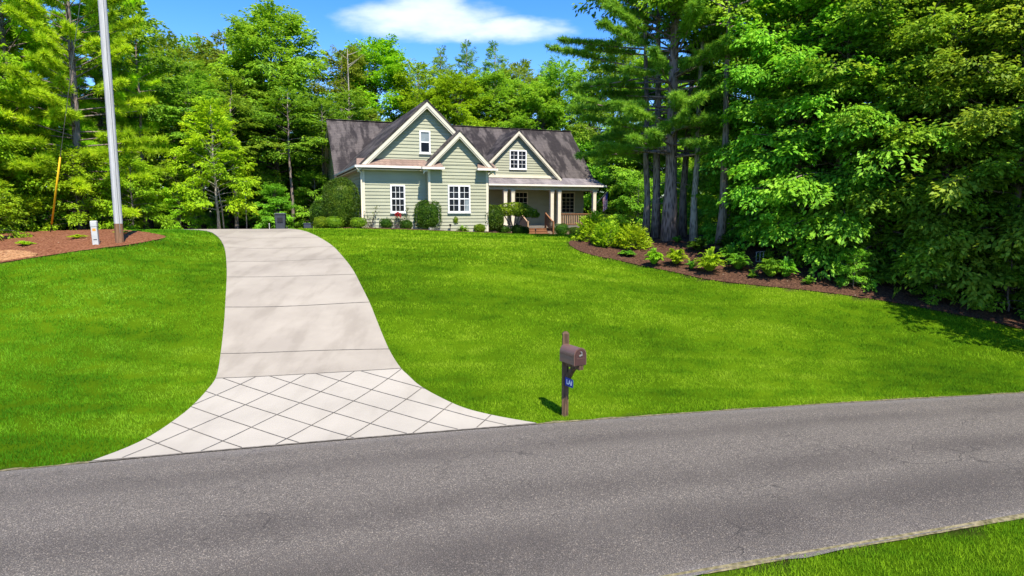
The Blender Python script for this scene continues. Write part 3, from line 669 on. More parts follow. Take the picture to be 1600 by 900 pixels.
def build_porch():
    FZ = 3.0; m = MB(); m.box(7.06, 8.15, FZ - .14, 18.95, 10.39, FZ); fl = hobj(m, 'porch_floor', M['porchfloor'])
    m = MB(); m.box(7.1, 8.3, 2.0, 18.85, 8.42, FZ - .142); m.box(18.75, 8.42, 2.0, 18.85, 10.38, FZ - .142); hobj(m, 'porch_skirt', M['brickskirt'])
    m = MB(); m.box(7.05, 8.2, 5.66, 19.0, 8.5, 5.92); m.box(18.72, 8.5, 5.66, 19.0, 10.39, 5.92); hobj(m, 'porch_beam', M['cream'])
    m = MB(); m.box(7.06, 8.1, 5.925, 19.2, 10.38, 5.965); hobj(m, 'porch_ceiling', M['beige'])
    for u in (11.37, 11.96, 15.1, 15.7, 18.68):
        m = MB(); m.box(u - .13, 8.22, FZ + .18, u + .13, 8.48, 5.5); m.box(u - .17, 8.18, FZ, u + .17, 8.52, FZ + .178); m.box(u - .165, 8.185, 5.502, u + .165, 8.515, 5.655); m.box(u - .145, 8.205, 5.42, u + .145, 8.495, 5.46)
        hobj(m, 'porch_post', M['cream'], bevel=.008)
    def railing(u0, u1):
        m = MB(); m.box(u0, 8.27, FZ + .86, u1, 8.41, FZ + .93); m.box(u0, 8.31, FZ + .09, u1, 8.37, FZ + .15); o = hobj(m, 'porch_railing', M['deck'])
        b = MB(); n = int((u1 - u0) / .15)
        for i in range(n): x = u0 + (i + .5) * (u1 - u0) / n; b.box(x - .03, 8.32, FZ + .152, x + .03, 8.36, FZ + .858)
        hobj(b, 'baluster_row', M['deck_light'], o)
    railing(15.88, 18.5); railing(7.1, 11.18)
    # steps
    st = MB(); U0, U1 = 12.55, 14.47
    for k in range(5):
        z1 = FZ - .165 * k - (.0 if k else .002); v1 = 8.148 - .29 * k
        if k: st.box(U0, v1 - .0, z1 - .04, U1, v1 + .30, z1); st.box(U0 + .02, v1 + .02, z1 - .17, U1 - .02, v1 + .05, z1 - .042)
    so_ = hobj(st, 'porch_steps', M['deck'])
    for u, s in ((U0 - .04, -1), (U1 + .04, 1)):
        m = MB(); zt, zb = FZ + .95, FZ + .30; va, vb = 8.1, 6.75
        m.beam((u, va, zt), (u, vb, zb), .10, .05); m.beam((u, va, zt - .75), (u, vb, zb - .75), .05, .07)
        m.box(u - .055, vb - .055, 2.1, u + .055, vb + .055, zb + .10); m.box(u - .055, va - .05, FZ - .4, u + .055, va + .05, zt + .06)
        for i in range(1, 9): t = i / 9; v = va + (vb - va) * t; z = zt + (zb - zt) * t; m.box(u - .02, v - .02, z - .75, u + .02, v + .02, z - .02)
        hobj(m, 'stair_railing', M['deck_light'] if s < 0 else M['deck'])
    m = MB(); m.lathe([(.015, 5.92), (.05, 5.9), (.09, 5.86), (.09, 5.84), (.02, 5.83)], 12, (17.3, 9.3)); hobj(m, 'porch_lamp', M['white'], smooth=True)
build_porch()
# ------------------------------------------------------------------ foliage makers
def nrm(a): return a / np.maximum(np.linalg.norm(a, axis=-1, keepdims=True), 1e-9)
def leaf_quads(base, d, n, L, wid=.42, fold=.12):
    s = nrm(np.cross(n, d)); L = L[:, None]
    q = np.zeros((len(base), 4, 3)); q[:, 0] = base; q[:, 2] = base + d * L - n * L * .1
    m = base + d * L * .48 + n * L * fold; q[:, 1] = m + s * L * wid * .5; q[:, 3] = m - s * L * wid * .5; return q
def spray_template(r, n, width=.55, droop=.22):
    x = r.uniform(.05, 1, n) ** .8; sg = r.choice([-1, 1], n); y = sg * width * np.abs(r.uniform(0, 1, n)) * (1.05 - .75 * x); z = -droop * x ** 2 - .12 * np.abs(y) + r.normal(0, .05, n)
    p = np.stack([x, y, z], 1); a = sg * np.radians(r.uniform(10, 75, n)); d = nrm(np.stack([np.cos(a), np.sin(a), r.normal(-.28, .22, n)], 1))
    nn = r.normal(0, .33, (n, 3)) + np.array([0, 0, 1]); nn = nrm(nn - d * (nn * d).sum(1, keepdims=True)); return p, d, nn
def place_sprays(r, tpl, pos, dirs, size, leaf, wid=.42):
    """sprays of leaves at pos, pointing along dirs"""
    out = []; up = np.array([0, 0, 1.])
    for i in range(len(pos)):
        p, d, n = tpl[r.integers(len(tpl))]; f = dirs[i] / np.linalg.norm(dirs[i]); s = np.cross(up, f); l = np.linalg.norm(s); s = s / l if l > .05 else np.array([0, 1., 0]); u = np.cross(f, s)
        roll = r.normal(0, .25); s, u = s * math.cos(roll) + u * math.sin(roll), u * math.cos(roll) - s * math.sin(roll)
        R = np.stack([f, s, u]); P = pos[i] + (p * size[i]) @ R; out.append(leaf_quads(P, d @ R, n @ R, leaf * r.uniform(.65, 1.25, len(p)), wid))
    return np.concatenate(out)
def trunk_pts(r, H, wob, n=9):
    t = np.linspace(0, 1, n); w = np.cumsum(r.normal(0, wob, (n, 2)), 0); w -= w[0]; return np.stack([w[:, 0], w[:, 1], t * H], 1)
def limb_curve(p0, az, el, L, droop, n=5):
    pts = [p0]; d = np.array([math.cos(az) * math.cos(el), math.sin(az) * math.cos(el), math.sin(el)])
    for i in range(n): d = nrm(d + np.array([0, 0, -droop / n])); pts.append(pts[-1] + d * L / n)
    return np.array(pts)
def along(pts, s):
    f = s * (len(pts) - 1); i = min(int(f), len(pts) - 2); return pts[i] + (pts[i + 1] - pts[i]) * (f - i), nrm(pts[i + 1] - pts[i])
def broadleaf(seed, H, R, cb, nl, per, leaf, nleaf=42, rt=.2, prof=None, size=(.9, 1.5), wid=.45, wob=.06, tw=5, elb=.25, minr=.25):
    r = np.random.default_rng(seed); prof = prof or (lambda t: (t + .1) ** .45 * (1.02 - t) ** .62 * 1.35); mb = MB(); tp = trunk_pts(r, H * .93, wob)
    mb.tube(tp, [rt * (1.35 if i == 0 else 1) * (1 - .9 * i / 8) + .015 for i in range(9)], 9)
    tpl = [spray_template(r, nleaf) for _ in range(6)]; P = []; D = []; S = []
    for i in range(nl):
        t = (i + r.uniform(0, 1)) / nl; z = cb + t * (H * .95 - cb); p0, _ = along(tp, min(1, z * .92 / (H * .93)))
        L = R * max(minr, prof(t)) * r.uniform(.72, 1.1); el = elb + .9 * t + r.normal(0, .12); az = i * 2.399 + r.normal(0, .35)
        c = limb_curve(p0, az, el, L, .55 - .3 * t)
        mb.tube(c, [max(.012, rt * .32 * (1 - .75 * t)) * (1 - .8 * k / 5) + .006 for k in range(6)], tw, False)
        n = max(3, int(per * L / R + 1))
        for k in range(n):
            s = r.uniform(.28, 1) ** .75; p, d = along(c, s); a = r.choice([-1, 1]) * r.uniform(.1, 1.15) * (1 if s < .93 else .4); ca, sa = math.cos(a), math.sin(a)
            d = np.array([d[0] * ca - d[1] * sa, d[0] * sa + d[1] * ca, d[2] * .6 + r.normal(-.12, .2)]); P.append(p + r.normal(0, .1, 3)); D.append(d); S.append(r.uniform(*size))
    p, _ = along(tp, 1.0)
    for k in range(8): a = r.uniform(0, 6.28); P.append(p - np.array([0, 0, r.uniform(0, .6)])); D.append(np.array([math.cos(a) * .6, math.sin(a) * .6, .9])); S.append(r.uniform(*size) * .8)
    return mb.mesh('trunk', True), npmesh('crown', place_sprays(r, tpl, P, D, S, leaf, wid), 4)
def puff(r, n, L):
    d = nrm(r.normal(0, 1, (n, 3)) + np.array([.75, 0, .25])); b = d * .02 + np.array([-.10, 0, 0]) * r.uniform(0, 1, (n, 1)); return b, d, L * r.uniform(.7, 1.15, n)
def pine(seed, H, R, cb, whorl, per, nl=48, L=.24, w=.022, rt=.24, prof=None, fill=1.0, bare=True, wob=.03, limbs=(4, 6), sag=.25, azf=None):
    r = np.random.default_rng(seed); prof = prof or (lambda t: (1 - t) ** .7 * .9 + .12); mb = MB(); tp = trunk_pts(r, H, wob)
    mb.tube(tp, [rt * (1.45 if i == 0 else 1) * (1 - .88 * i / 8) + .012 for i in range(9)], 10)
    tpl = [puff(r, nl, L) for _ in range(6)]; B = []; z = cb; k = 0; up = np.array([0, 0, 1.])
    def add(p, f):
        b, d, l = tpl[r.integers(6)]; f = nrm(f); s = np.cross(up, f); q = np.linalg.norm(s); s = s / q if q > .05 else np.array([0, 1., 0]); u = np.cross(f, s); Rm = np.stack([f, s, u])
        b = p + b @ Rm; d = d @ Rm; sd = nrm(np.cross(d, r.normal(0, 1, (len(d), 3)))); q = np.zeros((len(d), 3, 3)); q[:, 0] = b - sd * w / 2; q[:, 1] = b + sd * w / 2; q[:, 2] = b + d * l[:, None]; B.append(q)
    while z < H - .3:
        t = (z - cb) / (H - cb)
        for j in range(r.integers(*limbs)):
            az = k * 1.1 + j * 6.28 / 4.6 + r.normal(0, .3); Lb = R * prof(t) * r.uniform(.6, 1.12) * (azf(az) if azf else 1); p0, _ = along(tp, min(.99, (z + r.uniform(-.15, .15)) / H)); c = limb_curve(p0, az, .05 + .75 * t ** 1.5 + r.normal(0, .1), Lb, sag * (1 - t) - .15, 6)
            mb.tube(c, [max(.010, rt * .2 * (1 - .6 * t)) * (1 - .8 * i / 6) + .006 for i in range(7)], 4, False)
            n = max(4, int(per * Lb / R * fill))
            for i in range(n):
                s = r.uniform(.30, 1) ** .7; p, d = along(c, s); off = r.choice([-1, 1]) * r.uniform(.15, 1.1); ca, sa = math.cos(off), math.sin(off); f = np.array([d[0] * ca - d[1] * sa, d[0] * sa + d[1] * ca, d[2] + .25 + r.normal(0, .15)])
                ln = r.uniform(.1, .55) * min(1, Lb / 2) * (1 - .4 * s); add(p + nrm(f) * ln, f)
            add(c[-1], c[-1] - c[-2])
        z += whorl * r.uniform(.8, 1.2); k += 1
    for i in range(6): add(tp[-1] + np.array([0, 0, -.1 * i]), np.array([r.normal(0, .4), r.normal(0, .4), 1]))
    if bare:
        for i in range(14):
            z = r.uniform(cb * .35, cb); p0, _ = along(tp, z / H); az = r.uniform(0, 6.28); c = limb_curve(p0, az, r.normal(0, .2), r.uniform(.4, 1.5), .2, 3); mb.tube(c, [.022, .016, .011, .006], 4, False)
    return mb.mesh('trunk', True), npmesh('crown', np.concatenate(B), 3)
def clipped(seed, rx, ry, h, n, leaf, p=2.6, z0=.06, flat=0):
    """a sheared bush: dense small leaves over a rounded body"""
    r = np.random.default_rng(seed); d = nrm(r.normal(0, 1, (n, 3))); d[:, 2] = np.where(d[:, 2] < -.75, -d[:, 2], d[:, 2])
    k = (np.abs(d) ** p).sum(1) ** (-1 / p); sc = np.array([rx, ry, h / 2]); lump = 1 + .035 * np.sin(d[:, 0] * 7 + seed) + .03 * np.sin(d[:, 1] * 8 + d[:, 2] * 6)
    b = d * k[:, None] * sc * (lump * r.uniform(.88, 1.0, n))[:, None]; nn = nrm(np.sign(d) * np.abs(d) ** (p - 1) / sc)
    t = nrm(np.cross(nn, r.normal(0, 1, (n, 3)))); dd = nrm(t * .75 + nn * r.uniform(.15, 1.0, (n, 1)) + np.array([0, 0, .25])); n2 = nrm(nn + r.normal(0, .4, (n, 3))); n2 = nrm(n2 - dd * (n2 * dd).sum(1, keepdims=True))
    q = leaf_quads(b, dd, n2, leaf * r.uniform(.6, 1.3, n), .5); q[:, :, 2] += h / 2 + z0
    m = MB(); u = []
    for i in range(1, 9):
        a = -PI / 2 + PI * i / 9; 
        u.append((max(.01, abs(math.cos(a)) ** (2 / p)) * .86, math.copysign(abs(math.sin(a)) ** (2 / p), math.sin(a)) * .86))
    m.lathe([(a, c) for a, c in u], 16); core = np.array(m.v) * sc + np.array([0, 0, h / 2 + z0])
    return q, core, m.f
def clipped_mesh(*a, **k):
    q, core, f = clipped(*a, **k); n = len(q); v = np.concatenate([q.reshape(-1, 3), core]); me = bpy.data.meshes.new('foliage')
    me.from_pydata(v.tolist(), [], [tuple(range(4 * i, 4 * i + 4)) for i in range(n)] + [tuple(4 * n + i for i in g) for g in f]); me.update(); return me
def mound(seed, R, H, ns, leaf, nleaf=26, size=(.35, .6), wid=.4, upb=.5):
    """loose shrub of leafy shoots fanning out of one base"""
    r = np.random.default_rng(seed); tpl = [spray_template(r, nleaf, .3, .1) for _ in range(5)]; P = []; D = []; S = []; mb = MB()
    for i in range(ns):
        d = nrm(r.normal(0, 1, 3)); d[2] = abs(d[2]); k = r.uniform(.35, 1) ** .6; sz = r.uniform(*size); p = d * np.array([R, R, H]) * k; f = nrm(d + np.array([0, 0, upb]) + r.normal(0, .25, 3)); P.append(p - f * sz * .55 + np.array([0, 0, .08])); D.append(f); S.append(sz)
        if i % 3 == 0: mb.tube([(r.normal(0, .05), r.normal(0, .05), -.05), tuple(p * .5 + np.array([0, 0, .05])), tuple(p)], [.014, .010, .004], 4, False)
    return mb.mesh('stem', True), npmesh('foliage', place_sprays(r, tpl, P, D, S, leaf, wid), 4)
def fern(seed, R, H, nf, leaf=.09):
    r = np.random.default_rng(seed); Q = []
    for i in range(nf):
        az = i * 2.399 + r.normal(0, .2); reach = R * r.uniform(.35, 1.05); hh = H * r.uniform(.55, 1.1) * (1.15 - .5 * reach / R); n = 16; t = np.linspace(.12, 1, n)
        x = reach * t; z = hh * (1.5 * t - .75 * t ** 2 * (1 + .3 * reach / R)); c, s = math.cos(az), math.sin(az); P = np.stack([x * c, x * s, z], 1); T = nrm(np.gradient(P, axis=0)); side = np.array([-s, c, 0])
        for sg in (-1, 1):
            d = nrm(side * sg * .8 + T * .75 + np.array([0, 0, .12])); nn = nrm(np.cross(T, side) * -1 + r.normal(0, .2, (n, 3))); nn = nrm(nn - d * (nn * d).sum(1, keepdims=True)); nn *= np.sign(nn[:, 2:3] + 1e-6)
            Q.append(leaf_quads(P, d, nn, leaf * (1.15 - .6 * t) * r.uniform(.85, 1.15, n), .34))
    return npmesh('frond', np.concatenate(Q), 4)
def tree_thing(name, meshes, lm, bm, loc, rz=0, sc=1, label='', group=None, cat='tree'):
    t = thing(name, label, cat, loc, rz, group); t.scale = sc if isinstance(sc, (tuple, list)) else (sc,) * 3
    a, b = meshes
    o = bpy.data.objects.new('trunk', a); COL.objects.link(o); o.parent = t
    if not a.materials: a.materials.append(bm)
    c = bpy.data.objects.new('crown', b); COL.objects.link(c); c.parent = t
    if not b.materials: b.materials.append(lm)
    return t
def swap(t, m):
    """own leaf material for one copy"""
    for c in t.children:
        if c.name.startswith('crown'): c.material_slots[0].link = 'OBJECT'; c.material_slots[0].material = m
    return t
def on(x, y, dz=-.05): return (x, y, g1(x, y) + dz)

BL = {}
conic = lambda t: (1.03 - t) ** .75 * (.55 + .45 * min(1, t * 6))
domed = lambda t: min(1, (t * 3.2 + .3)) * (1.02 - t ** 2.4) ** .6
tallp = lambda t: (.35 + .75 * min(1, t * 1.6)) * (1.02 - t ** 3) ** .55
BL['big'] = broadleaf(21, 17.6, 5.5, 2.2, 80, 25, .29, 46, .26, domed, (1.1, 1.9))
BL['tallA'] = broadleaf(22, 19, 4.3, 5.0, 46, 17, .28, 40, .24, tallp, (1.1, 1.9))
BL['tallB'] = broadleaf(23, 17, 4.9, 3.0, 46, 17, .28, 40, .24, domed, (1.1, 1.9))
BL['edgeA'] = broadleaf(31, 13.5, 3.7, 1.1, 78, 21, .195, 40, .17, lambda t: min(1, .72 + t) * (1.02 - t ** 2.2) ** .6, (.75, 1.35), .48, .05, 5, .12)
BL['edgeB'] = broadleaf(32, 12.2, 4.1, 1.2, 74, 21, .20, 38, .18, lambda t: min(1, .8 + t * .7) * (1.02 - t ** 2.0) ** .6, (.75, 1.4), .48, .07, 5, .05)
BL['edgeC'] = broadleaf(33, 15, 3.6, 1.3, 78, 20, .19, 40, .19, lambda t: min(1, .65 + t) * (1.02 - t ** 2.6) ** .6, (.75, 1.35), .5, .06, 5, .1)
BL['young'] = broadleaf(41, 7.9, 2.5, 1.2, 52, 19, .16, 36, .075, lambda t: min(1, .75 + t * 1.2) * (1.03 - t) ** .6, (.5, .95), .45, .04, 4, .35)
BL['sap'] = broadleaf(42, 3.6, 1.7, .3, 26, 12, .17, 30, .04, lambda t: min(1, .8 + t) * (1.02 - t) ** .4, (.5, .9), .5, .05, 4, .2)
BL['under'] = broadleaf(43, 5.4, 2.3, .4, 36, 13, .2, 32, .06, lambda t: min(1, .8 + t) * (1.02 - t) ** .4, (.6, 1.1), .5, .05, 4, .15)
BL['thin'] = broadleaf(44, 17, 2.6, 9.5, 22, 12, .28, 34, .13, domed, (.9, 1.5), .45, .09)
BL['pineA'] = broadleaf(51, 19, 3.0, 5.0, 62, 17, .24, 52, .2, lambda t: (1.02 - t) ** .55 * .95 + .08, (.55, 1.0), .2, .04, 4, .25)
BL['pineB'] = broadleaf(52, 20.5, 2.7, 7.0, 56, 16, .24, 52, .19, lambda t: min(1, .6 + t) * (1.02 - t) ** .5 * 1.0 + .08, (.55, 1.0), .2, .05, 4, .3)
BL['pineL'] = pine(53, 17, 4.6, 1.2, .52, 30, 44, .34, .045, .24, lambda t: (1 - t) ** .55 * .85 + .14, 1, False)
BL['pineM'] = pine(55, 18, 4.2, 5.0, .5, 30, 44, .34, .045, .2, lambda t: (1 - t) ** .55 * .85 + .14, 1, True)
BL['pineR'] = pine(54, 21, 5.7, 3.9, .42, 62, 50, .25, .034, .29, lambda t: (1 - t) ** .8 * (.74 + .9 * min(.4, t * 1.6)), 1, True, .025, (6, 9), .16, lambda a: .74 + .30 * max(0, math.cos(a - 3.2)) ** 3)

# ------------------------------------------------------------------ right-hand edge of the woods
tree_thing('pine_tree', BL['pineR'], M['needle'], M['pinebark'], on(7.34, 30.0), 0, 1, 'tall pine with thick reddish grey trunk and wide needle boughs beside the house', 'tall pines by the mulch bed')
def bare_tree(seed, x, y, rt, H, cb, label, bark, lean=0):
    me = broadleaf(seed, H, 2.8, cb, 26, 12, .24, 34, rt, domed, (.9, 1.5), .45, .05)
    t = tree_thing('forest_tree', me, M['leaf_edge'], bark, on(x, y), 0, 1, label, 'trunks at the back of the right mulch bed'); t.rotation_euler = (0, lean, 0); return t
bare_tree(61, 6.52, 31.2, .15, 17, 11.5, 'slim dark trunk farthest left in the trunk group right of the house', M['bark'], -.02)
bare_tree(62, 6.95, 31.0, .19, 18, 12, 'dark straight trunk just left of the thick reddish pine', M['bark'])
bare_tree(63, 8.3, 31.2, .17, 17, 11.5, 'dark trunk standing close behind and right of the thick reddish pine', M['bark'], .02)
bare_tree(64, 8.36, 29.5, .145, 16, 11, 'pale slender trunk just right of the thick reddish pine', M['palebark'], .02)
bare_tree(65, 9.05, 27.9, .17, 15, 10, 'short visible grey trunk at the right end of the trunk group', M['bark'])
ER = 'leafy trees along the right edge of the lawn'
for k, x, y, rz, sc, lab in (
    ('edgeA', 11.7, 26.8, .3, 1.0, 'leafy tree with pale green layered boughs next to the trunk group'),
    ('edgeB', 13.0, 25.8, 1.9, 1.0, 'broad leafy tree with low hanging sprays behind the spiky green shrub pair'),
    ('edgeC', 14.3, 24.8, 4.0, 1.0, 'tallest leafy tree in the middle of the right woodland edge'),
    ('edgeA', 15.9, 23.6, 2.8, .97, 'leafy tree sweeping its lowest boughs over the mulch strip'),
    ('edgeB', 17.5, 22.4, 5.1, 1.02, 'leafy tree at the narrow right end of the mulch strip'),
    ('edgeC', 19.6, 21.8, .9, .95, 'rightmost leafy tree, cut off by the right side of the photo'),
    ('edgeC', 11.9, 30.5, 2.0, 1.1, 'leafy tree set back behind the layered tree next to the trunk group'),
    ('edgeB', 16.6, 28.5, 3.6, 1.25, 'tall leafy tree rising behind the middle of the right woodland edge'),
    ('edgeA', 20.5, 26.5, 1.2, 1.25, 'tall leafy tree rising behind the right end of the woodland edge'),
    ('tallB', 23, 32, .2, 1.0, 'broad tree deep behind the right woodland edge'), ('tallB', 31, 39, 1.2, 1.0, 'broad tree far back in the right woods'), ('big', 30, 32, 2.2, .9, 'rounded tree far back at the right side of the photo'), ('tallB', 38, 44, 3.2, 1.0, 'distant broad tree in the right woods')):
    t = tree_thing('leafy_tree', BL[k], M['leaf_edge'], M['bark'], on(x, y), rz, sc, lab, ER)
    if k == 'edgeC' or x > 17: swap(t, M['leaf_edge2'])
tree_thing('leafy_tree', BL['edgeA'], M['leaf_edge'], M['bark'], on(22.5, 19.5), 2.2, 1.0, 'leafy roadside tree just beyond the right side of the photo', ER)
tree_thing('leafy_tree', BL['tallB'], M['leaf_edge'], M['bark'], on(17.9, 16.0), 1.2, .78, 'roadside tree beyond the right side of the photo whose crown shades the lawn edge', ER)
SR = 'leafy saplings under the right-hand trees'
for x, y, rz, s, lab in ((12.35, 23.0, .5, .40, 'knee high sapling on a bare stem at the mulch strip edge'), (14.7, 22.1, 1.5, .5, 'sapling with drooping leaves near the narrow end of the mulch strip'), (11.2, 26.0, 2.2, .6, 'dark leafed sapling behind the spiky green shrubs'), (13.4, 24.7, 3.3, .75, 'wide low sapling under the middle of the right woodland edge'), (16.6, 21.2, 4.4, .65, 'low sapling filling the far right corner of the mulch strip'), (9.9, 29.4, 1, .9, 'sapling in deep shade right of the trunk group'), (15.7, 23.0, .2, .75, 'leafy sapling behind the drooping sapling at the mulch edge'), (18.0, 20.3, .2, .85, 'sapling beyond the far right corner of the mulch strip')):
    tree_thing('sapling', BL['sap'], M['leaf_edge'], M['bark'], on(x, y), rz, s, lab, SR, 'sapling')
# ------------------------------------------------------------------ left-hand woods
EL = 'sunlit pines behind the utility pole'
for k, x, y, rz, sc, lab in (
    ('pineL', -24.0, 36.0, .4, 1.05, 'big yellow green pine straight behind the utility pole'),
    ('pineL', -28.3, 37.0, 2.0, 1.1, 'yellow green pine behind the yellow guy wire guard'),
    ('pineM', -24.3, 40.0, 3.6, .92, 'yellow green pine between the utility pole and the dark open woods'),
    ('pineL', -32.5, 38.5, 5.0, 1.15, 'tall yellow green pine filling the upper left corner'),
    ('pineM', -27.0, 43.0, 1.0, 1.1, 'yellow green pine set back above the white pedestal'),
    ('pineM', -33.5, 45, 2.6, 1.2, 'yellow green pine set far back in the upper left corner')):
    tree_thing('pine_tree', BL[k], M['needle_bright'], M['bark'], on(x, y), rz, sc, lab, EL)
EB = 'bright leafy trees at the left side'
for k, x, y, rz, sc, lab in (('edgeB', -27.0, 29.6, 1.0, .85, 'bright leafy tree at the far left above the dirt patch'), ('edgeA', -28.5, 33.0, 3.0, 1.05, 'leafy tree squeezed behind the bright tree at the far left'), ('tallB', -32, 40, 0, 1, 'broad tree deep behind the far left corner')):
    swap(tree_thing('leafy_tree', BL[k], M['leaf_edge'], M['bark'], on(x, y), rz, sc, lab, EB), M['leaf_bright'])
UL = 'undergrowth along the left mulch bed'
for k, x, y, rz, s, lab in (('sap', -21.6, 26.6, 0, .7, 'low bright bush at the far left end of the mulch bed'), ('under', -26.2, 33.0, 1, .85, 'bushy undergrowth left of the yellow guard'), ('under', -23.4, 34.8, 2, .85, 'bushy undergrowth right of the yellow guard behind the white pedestal'), ('under', -20.9, 35.4, 3, .75, 'bushy undergrowth directly behind the foot of the utility pole'), ('sap', -19.4, 37.6, 4, .7, 'small bright sapling at the grass edge right of the utility pole'), ('under', -28.4, 32.2, 5, .9, 'taller undergrowth behind the far left bush')):
    swap(tree_thing('undergrowth_bush', BL[k], M['leaf_edge'], M['bark'], on(x, y), rz, s, lab, UL, 'bush'), M['leaf_bright'])
# open dark woods between the pole and the young tree
DW = 'thin trunks in the dark open woods'
r0 = random.Random(4)
for i, (x, y, sc) in enumerate(((-20.4, 41.5, .95), (-21.9, 44, 1.0), (-22.6, 47, 1.05), (-20.6, 48, 1), (-19.3, 45, .92), (-24.2, 50, 1.1), (-21.3, 53, 1.1), (-18.2, 50.5, 1), (-25.5, 55, 1.1), (-19.6, 57, 1.15), (-23.0, 59, 1.1), (-16.2, 47.5, .9), (-14.6, 50, .9), (-27.5, 49, 1.05), (-13.2, 54, 1.0))):
    tree_thing('forest_tree', BL['thin'], M['leaf_forest'], M['bark'], on(x, y), r0.uniform(0, 6), (sc, sc, sc * r0.uniform(.66, .78) * (.9 + .1 * (y > 48))), 'thin dark trunk among many alike in the shaded woods between utility pole and house', DW)
tree_thing('forest_tree', BL['thin'], M['leaf_forest'], M['palebark'], on(-22.2, 39.0), 1.0, (.9, .9, .8), 'slender pale trunk at the edge of the dark woods right of the utility pole')
BLK = 'broad trees behind the house and drive'
for k, x, y, rz, sc, lab in (
    ('big', -18.9, 52.5, .6, 1.0, 'largest rounded tree standing alone in front of the woods left of the house'),
    ('tallB', -24.5, 56, 2.2, .98, 'olive topped tree above the dark open woods'),
    ('tallA', -30.5, 59, 3.1, .92, 'tree crown between the sunlit pines and the brownish topped one'),
    ('big', -13.6, 66, 1.4, 1.06, 'bright domed tree rising over the left part of the house roof'),
    ('tallB', -9.0, 64, 3.3, .95, 'lower bright tree behind the tall front gable'),
    ('tallB', 4.6, 62, 4.4, .95, 'leafy tree showing above the right end of the main roof'),
    ('tallA', 9.2, 60, 5.2, .92, 'leafy tree between the main roof and the wide pine boughs'),
    ('tallB', .6, 66, .3, .98, 'leafy tree low behind the dormer'),
    ('big', 11.0, 50, 2.7, .8, 'mid green tree right of the porch behind the flag'),
    ('tallB', 15.5, 46, 1.1, .85, 'shaded tree behind the trunk group right of the porch'),
    ('tallA', 17.5, 40, 2.1, .8, 'shaded tree behind the right woodland edge seen between trunks'),
    ('tallA', -16.2, 62, .9, .9, 'tree wedged between the largest rounded tree and the bare dead trunk'),
    ('tallB', -33, 68, 2, 1.15, 'distant tree behind the upper left pines'),
    ('tallB', 20, 56, 1, 1, 'distant tree behind the shaded trees right of the porch'),
    ('big', -5.3, 61.5, 2.0, .83, 'bright leafy tree over the ridge right of the tall front gable'),
    ('big', -1.6, 63, 4.0, .86, 'leafy tree over the ridge between both small gables'),
    ('big', 2.6, 60.5, 5.0, .78, 'leafy tree just over the ridge right of the dormer'),
    ('tallB', 7.6, 64, 2.4, .98, 'leafy tree behind the far right end of the roof')):
    t = tree_thing('broad_tree', BL[k], M['leaf_forest'], M['bark'], on(x, y), rz, sc, lab, BLK)
    if lab.startswith('olive') or 'wedged' in lab or 'low behind' in lab: swap(t, M['leaf_olive'])
    if 'bright' in lab and 'olive' not in lab: swap(t, M['leaf_bright'])
PB = 'slim pines on the skyline behind the house'
for k, x, y, rz, sc, lab in (
    ('pineA', -7.3, 68, 0, 1.0, 'first skyline pine from the left, right of the bright domed tree'),
    ('pineB', -4.9, 71, 1, 1.0, 'narrow skyline pine second from the left'),
    ('pineA', -1.7, 68, 2, 1.03, 'tallest skyline pine above the small front gable'),
    ('pineB', 1.3, 70, 3, .9, 'skyline pine above the dormer'),
    ('pineB', 3.9, 73, 4, .93, 'skyline pine above the right end of the main roof'),
    ('pineA', -10.6, 74, 5, .98, 'skyline pine peeping beside the bright domed tree'),
    ('pineA', 7.3, 70, 5.5, .85, 'skyline pine nearest the wide pine boughs'),
    ('pineB', -17.0, 72, 1.5, .97, 'skyline pine right behind the bare dead trunk')):
    tree_thing('pine_tree', BL[k], M['needle'], M['pinebark'], on(x, y), rz, sc, lab, PB)
FW = 'woods standing far behind the house'
for i in range(40):
    x = -80 + i * 4.0 + r0.uniform(-1, 1); y = 80 + r0.uniform(-3, 9) - (8 if abs(x) > 25 else 0); k = ('tallB', 'big', 'tallB', 'pineA')[i % 4]
    tree_thing('distant_tree', BL[k], M['leaf_forest'], M['bark'], on(x, y), r0.uniform(0, 6), r0.uniform(.72, .85), 'tree in the far row of woods, one of many alike behind the nearer trees', FW)
UB = 'shaded undergrowth behind the drive'
for i, (x, y, s) in enumerate(((-21.5, 46, .42), (-17.5, 54, 1), (-15.0, 49, .8), (-13.6, 52.5, .85), (-19.6, 50.5, .45), (-24.5, 53, .5), (-12.8, 57, .9), (-22.5, 56, .55), (-16.8, 45.5, .6), (-12.3, 48.5, .75), (-27.5, 46, .5), (-19.5, 62, 1.2), (-26, 61, 1.2), (-15.5, 60, 1.1), (-29, 52, .8), (-32, 48, 1.3), (-36, 46, 1.4), (-31, 64, 1.6), (-24, 68, 1.7), (-18, 70, 1.7), (-13, 72, 1.7), (-38, 60, 1.7), (-44, 54, 1.6), (-33, 62, 1.6), (-30.3, 62.5, 1.5), (-35.8, 64, 1.7), (-27.6, 65, 1.6), (-22.5, 66, 1.6))):
    tree_thing('undergrowth_bush', BL['under'], M['leaf_edge'], M['bark'], on(x, y), i * 1.3, s, 'shaded green bush, one of many alike in the dark woods behind the drive', UB, 'bush')
UR = 'undergrowth right of the porch'
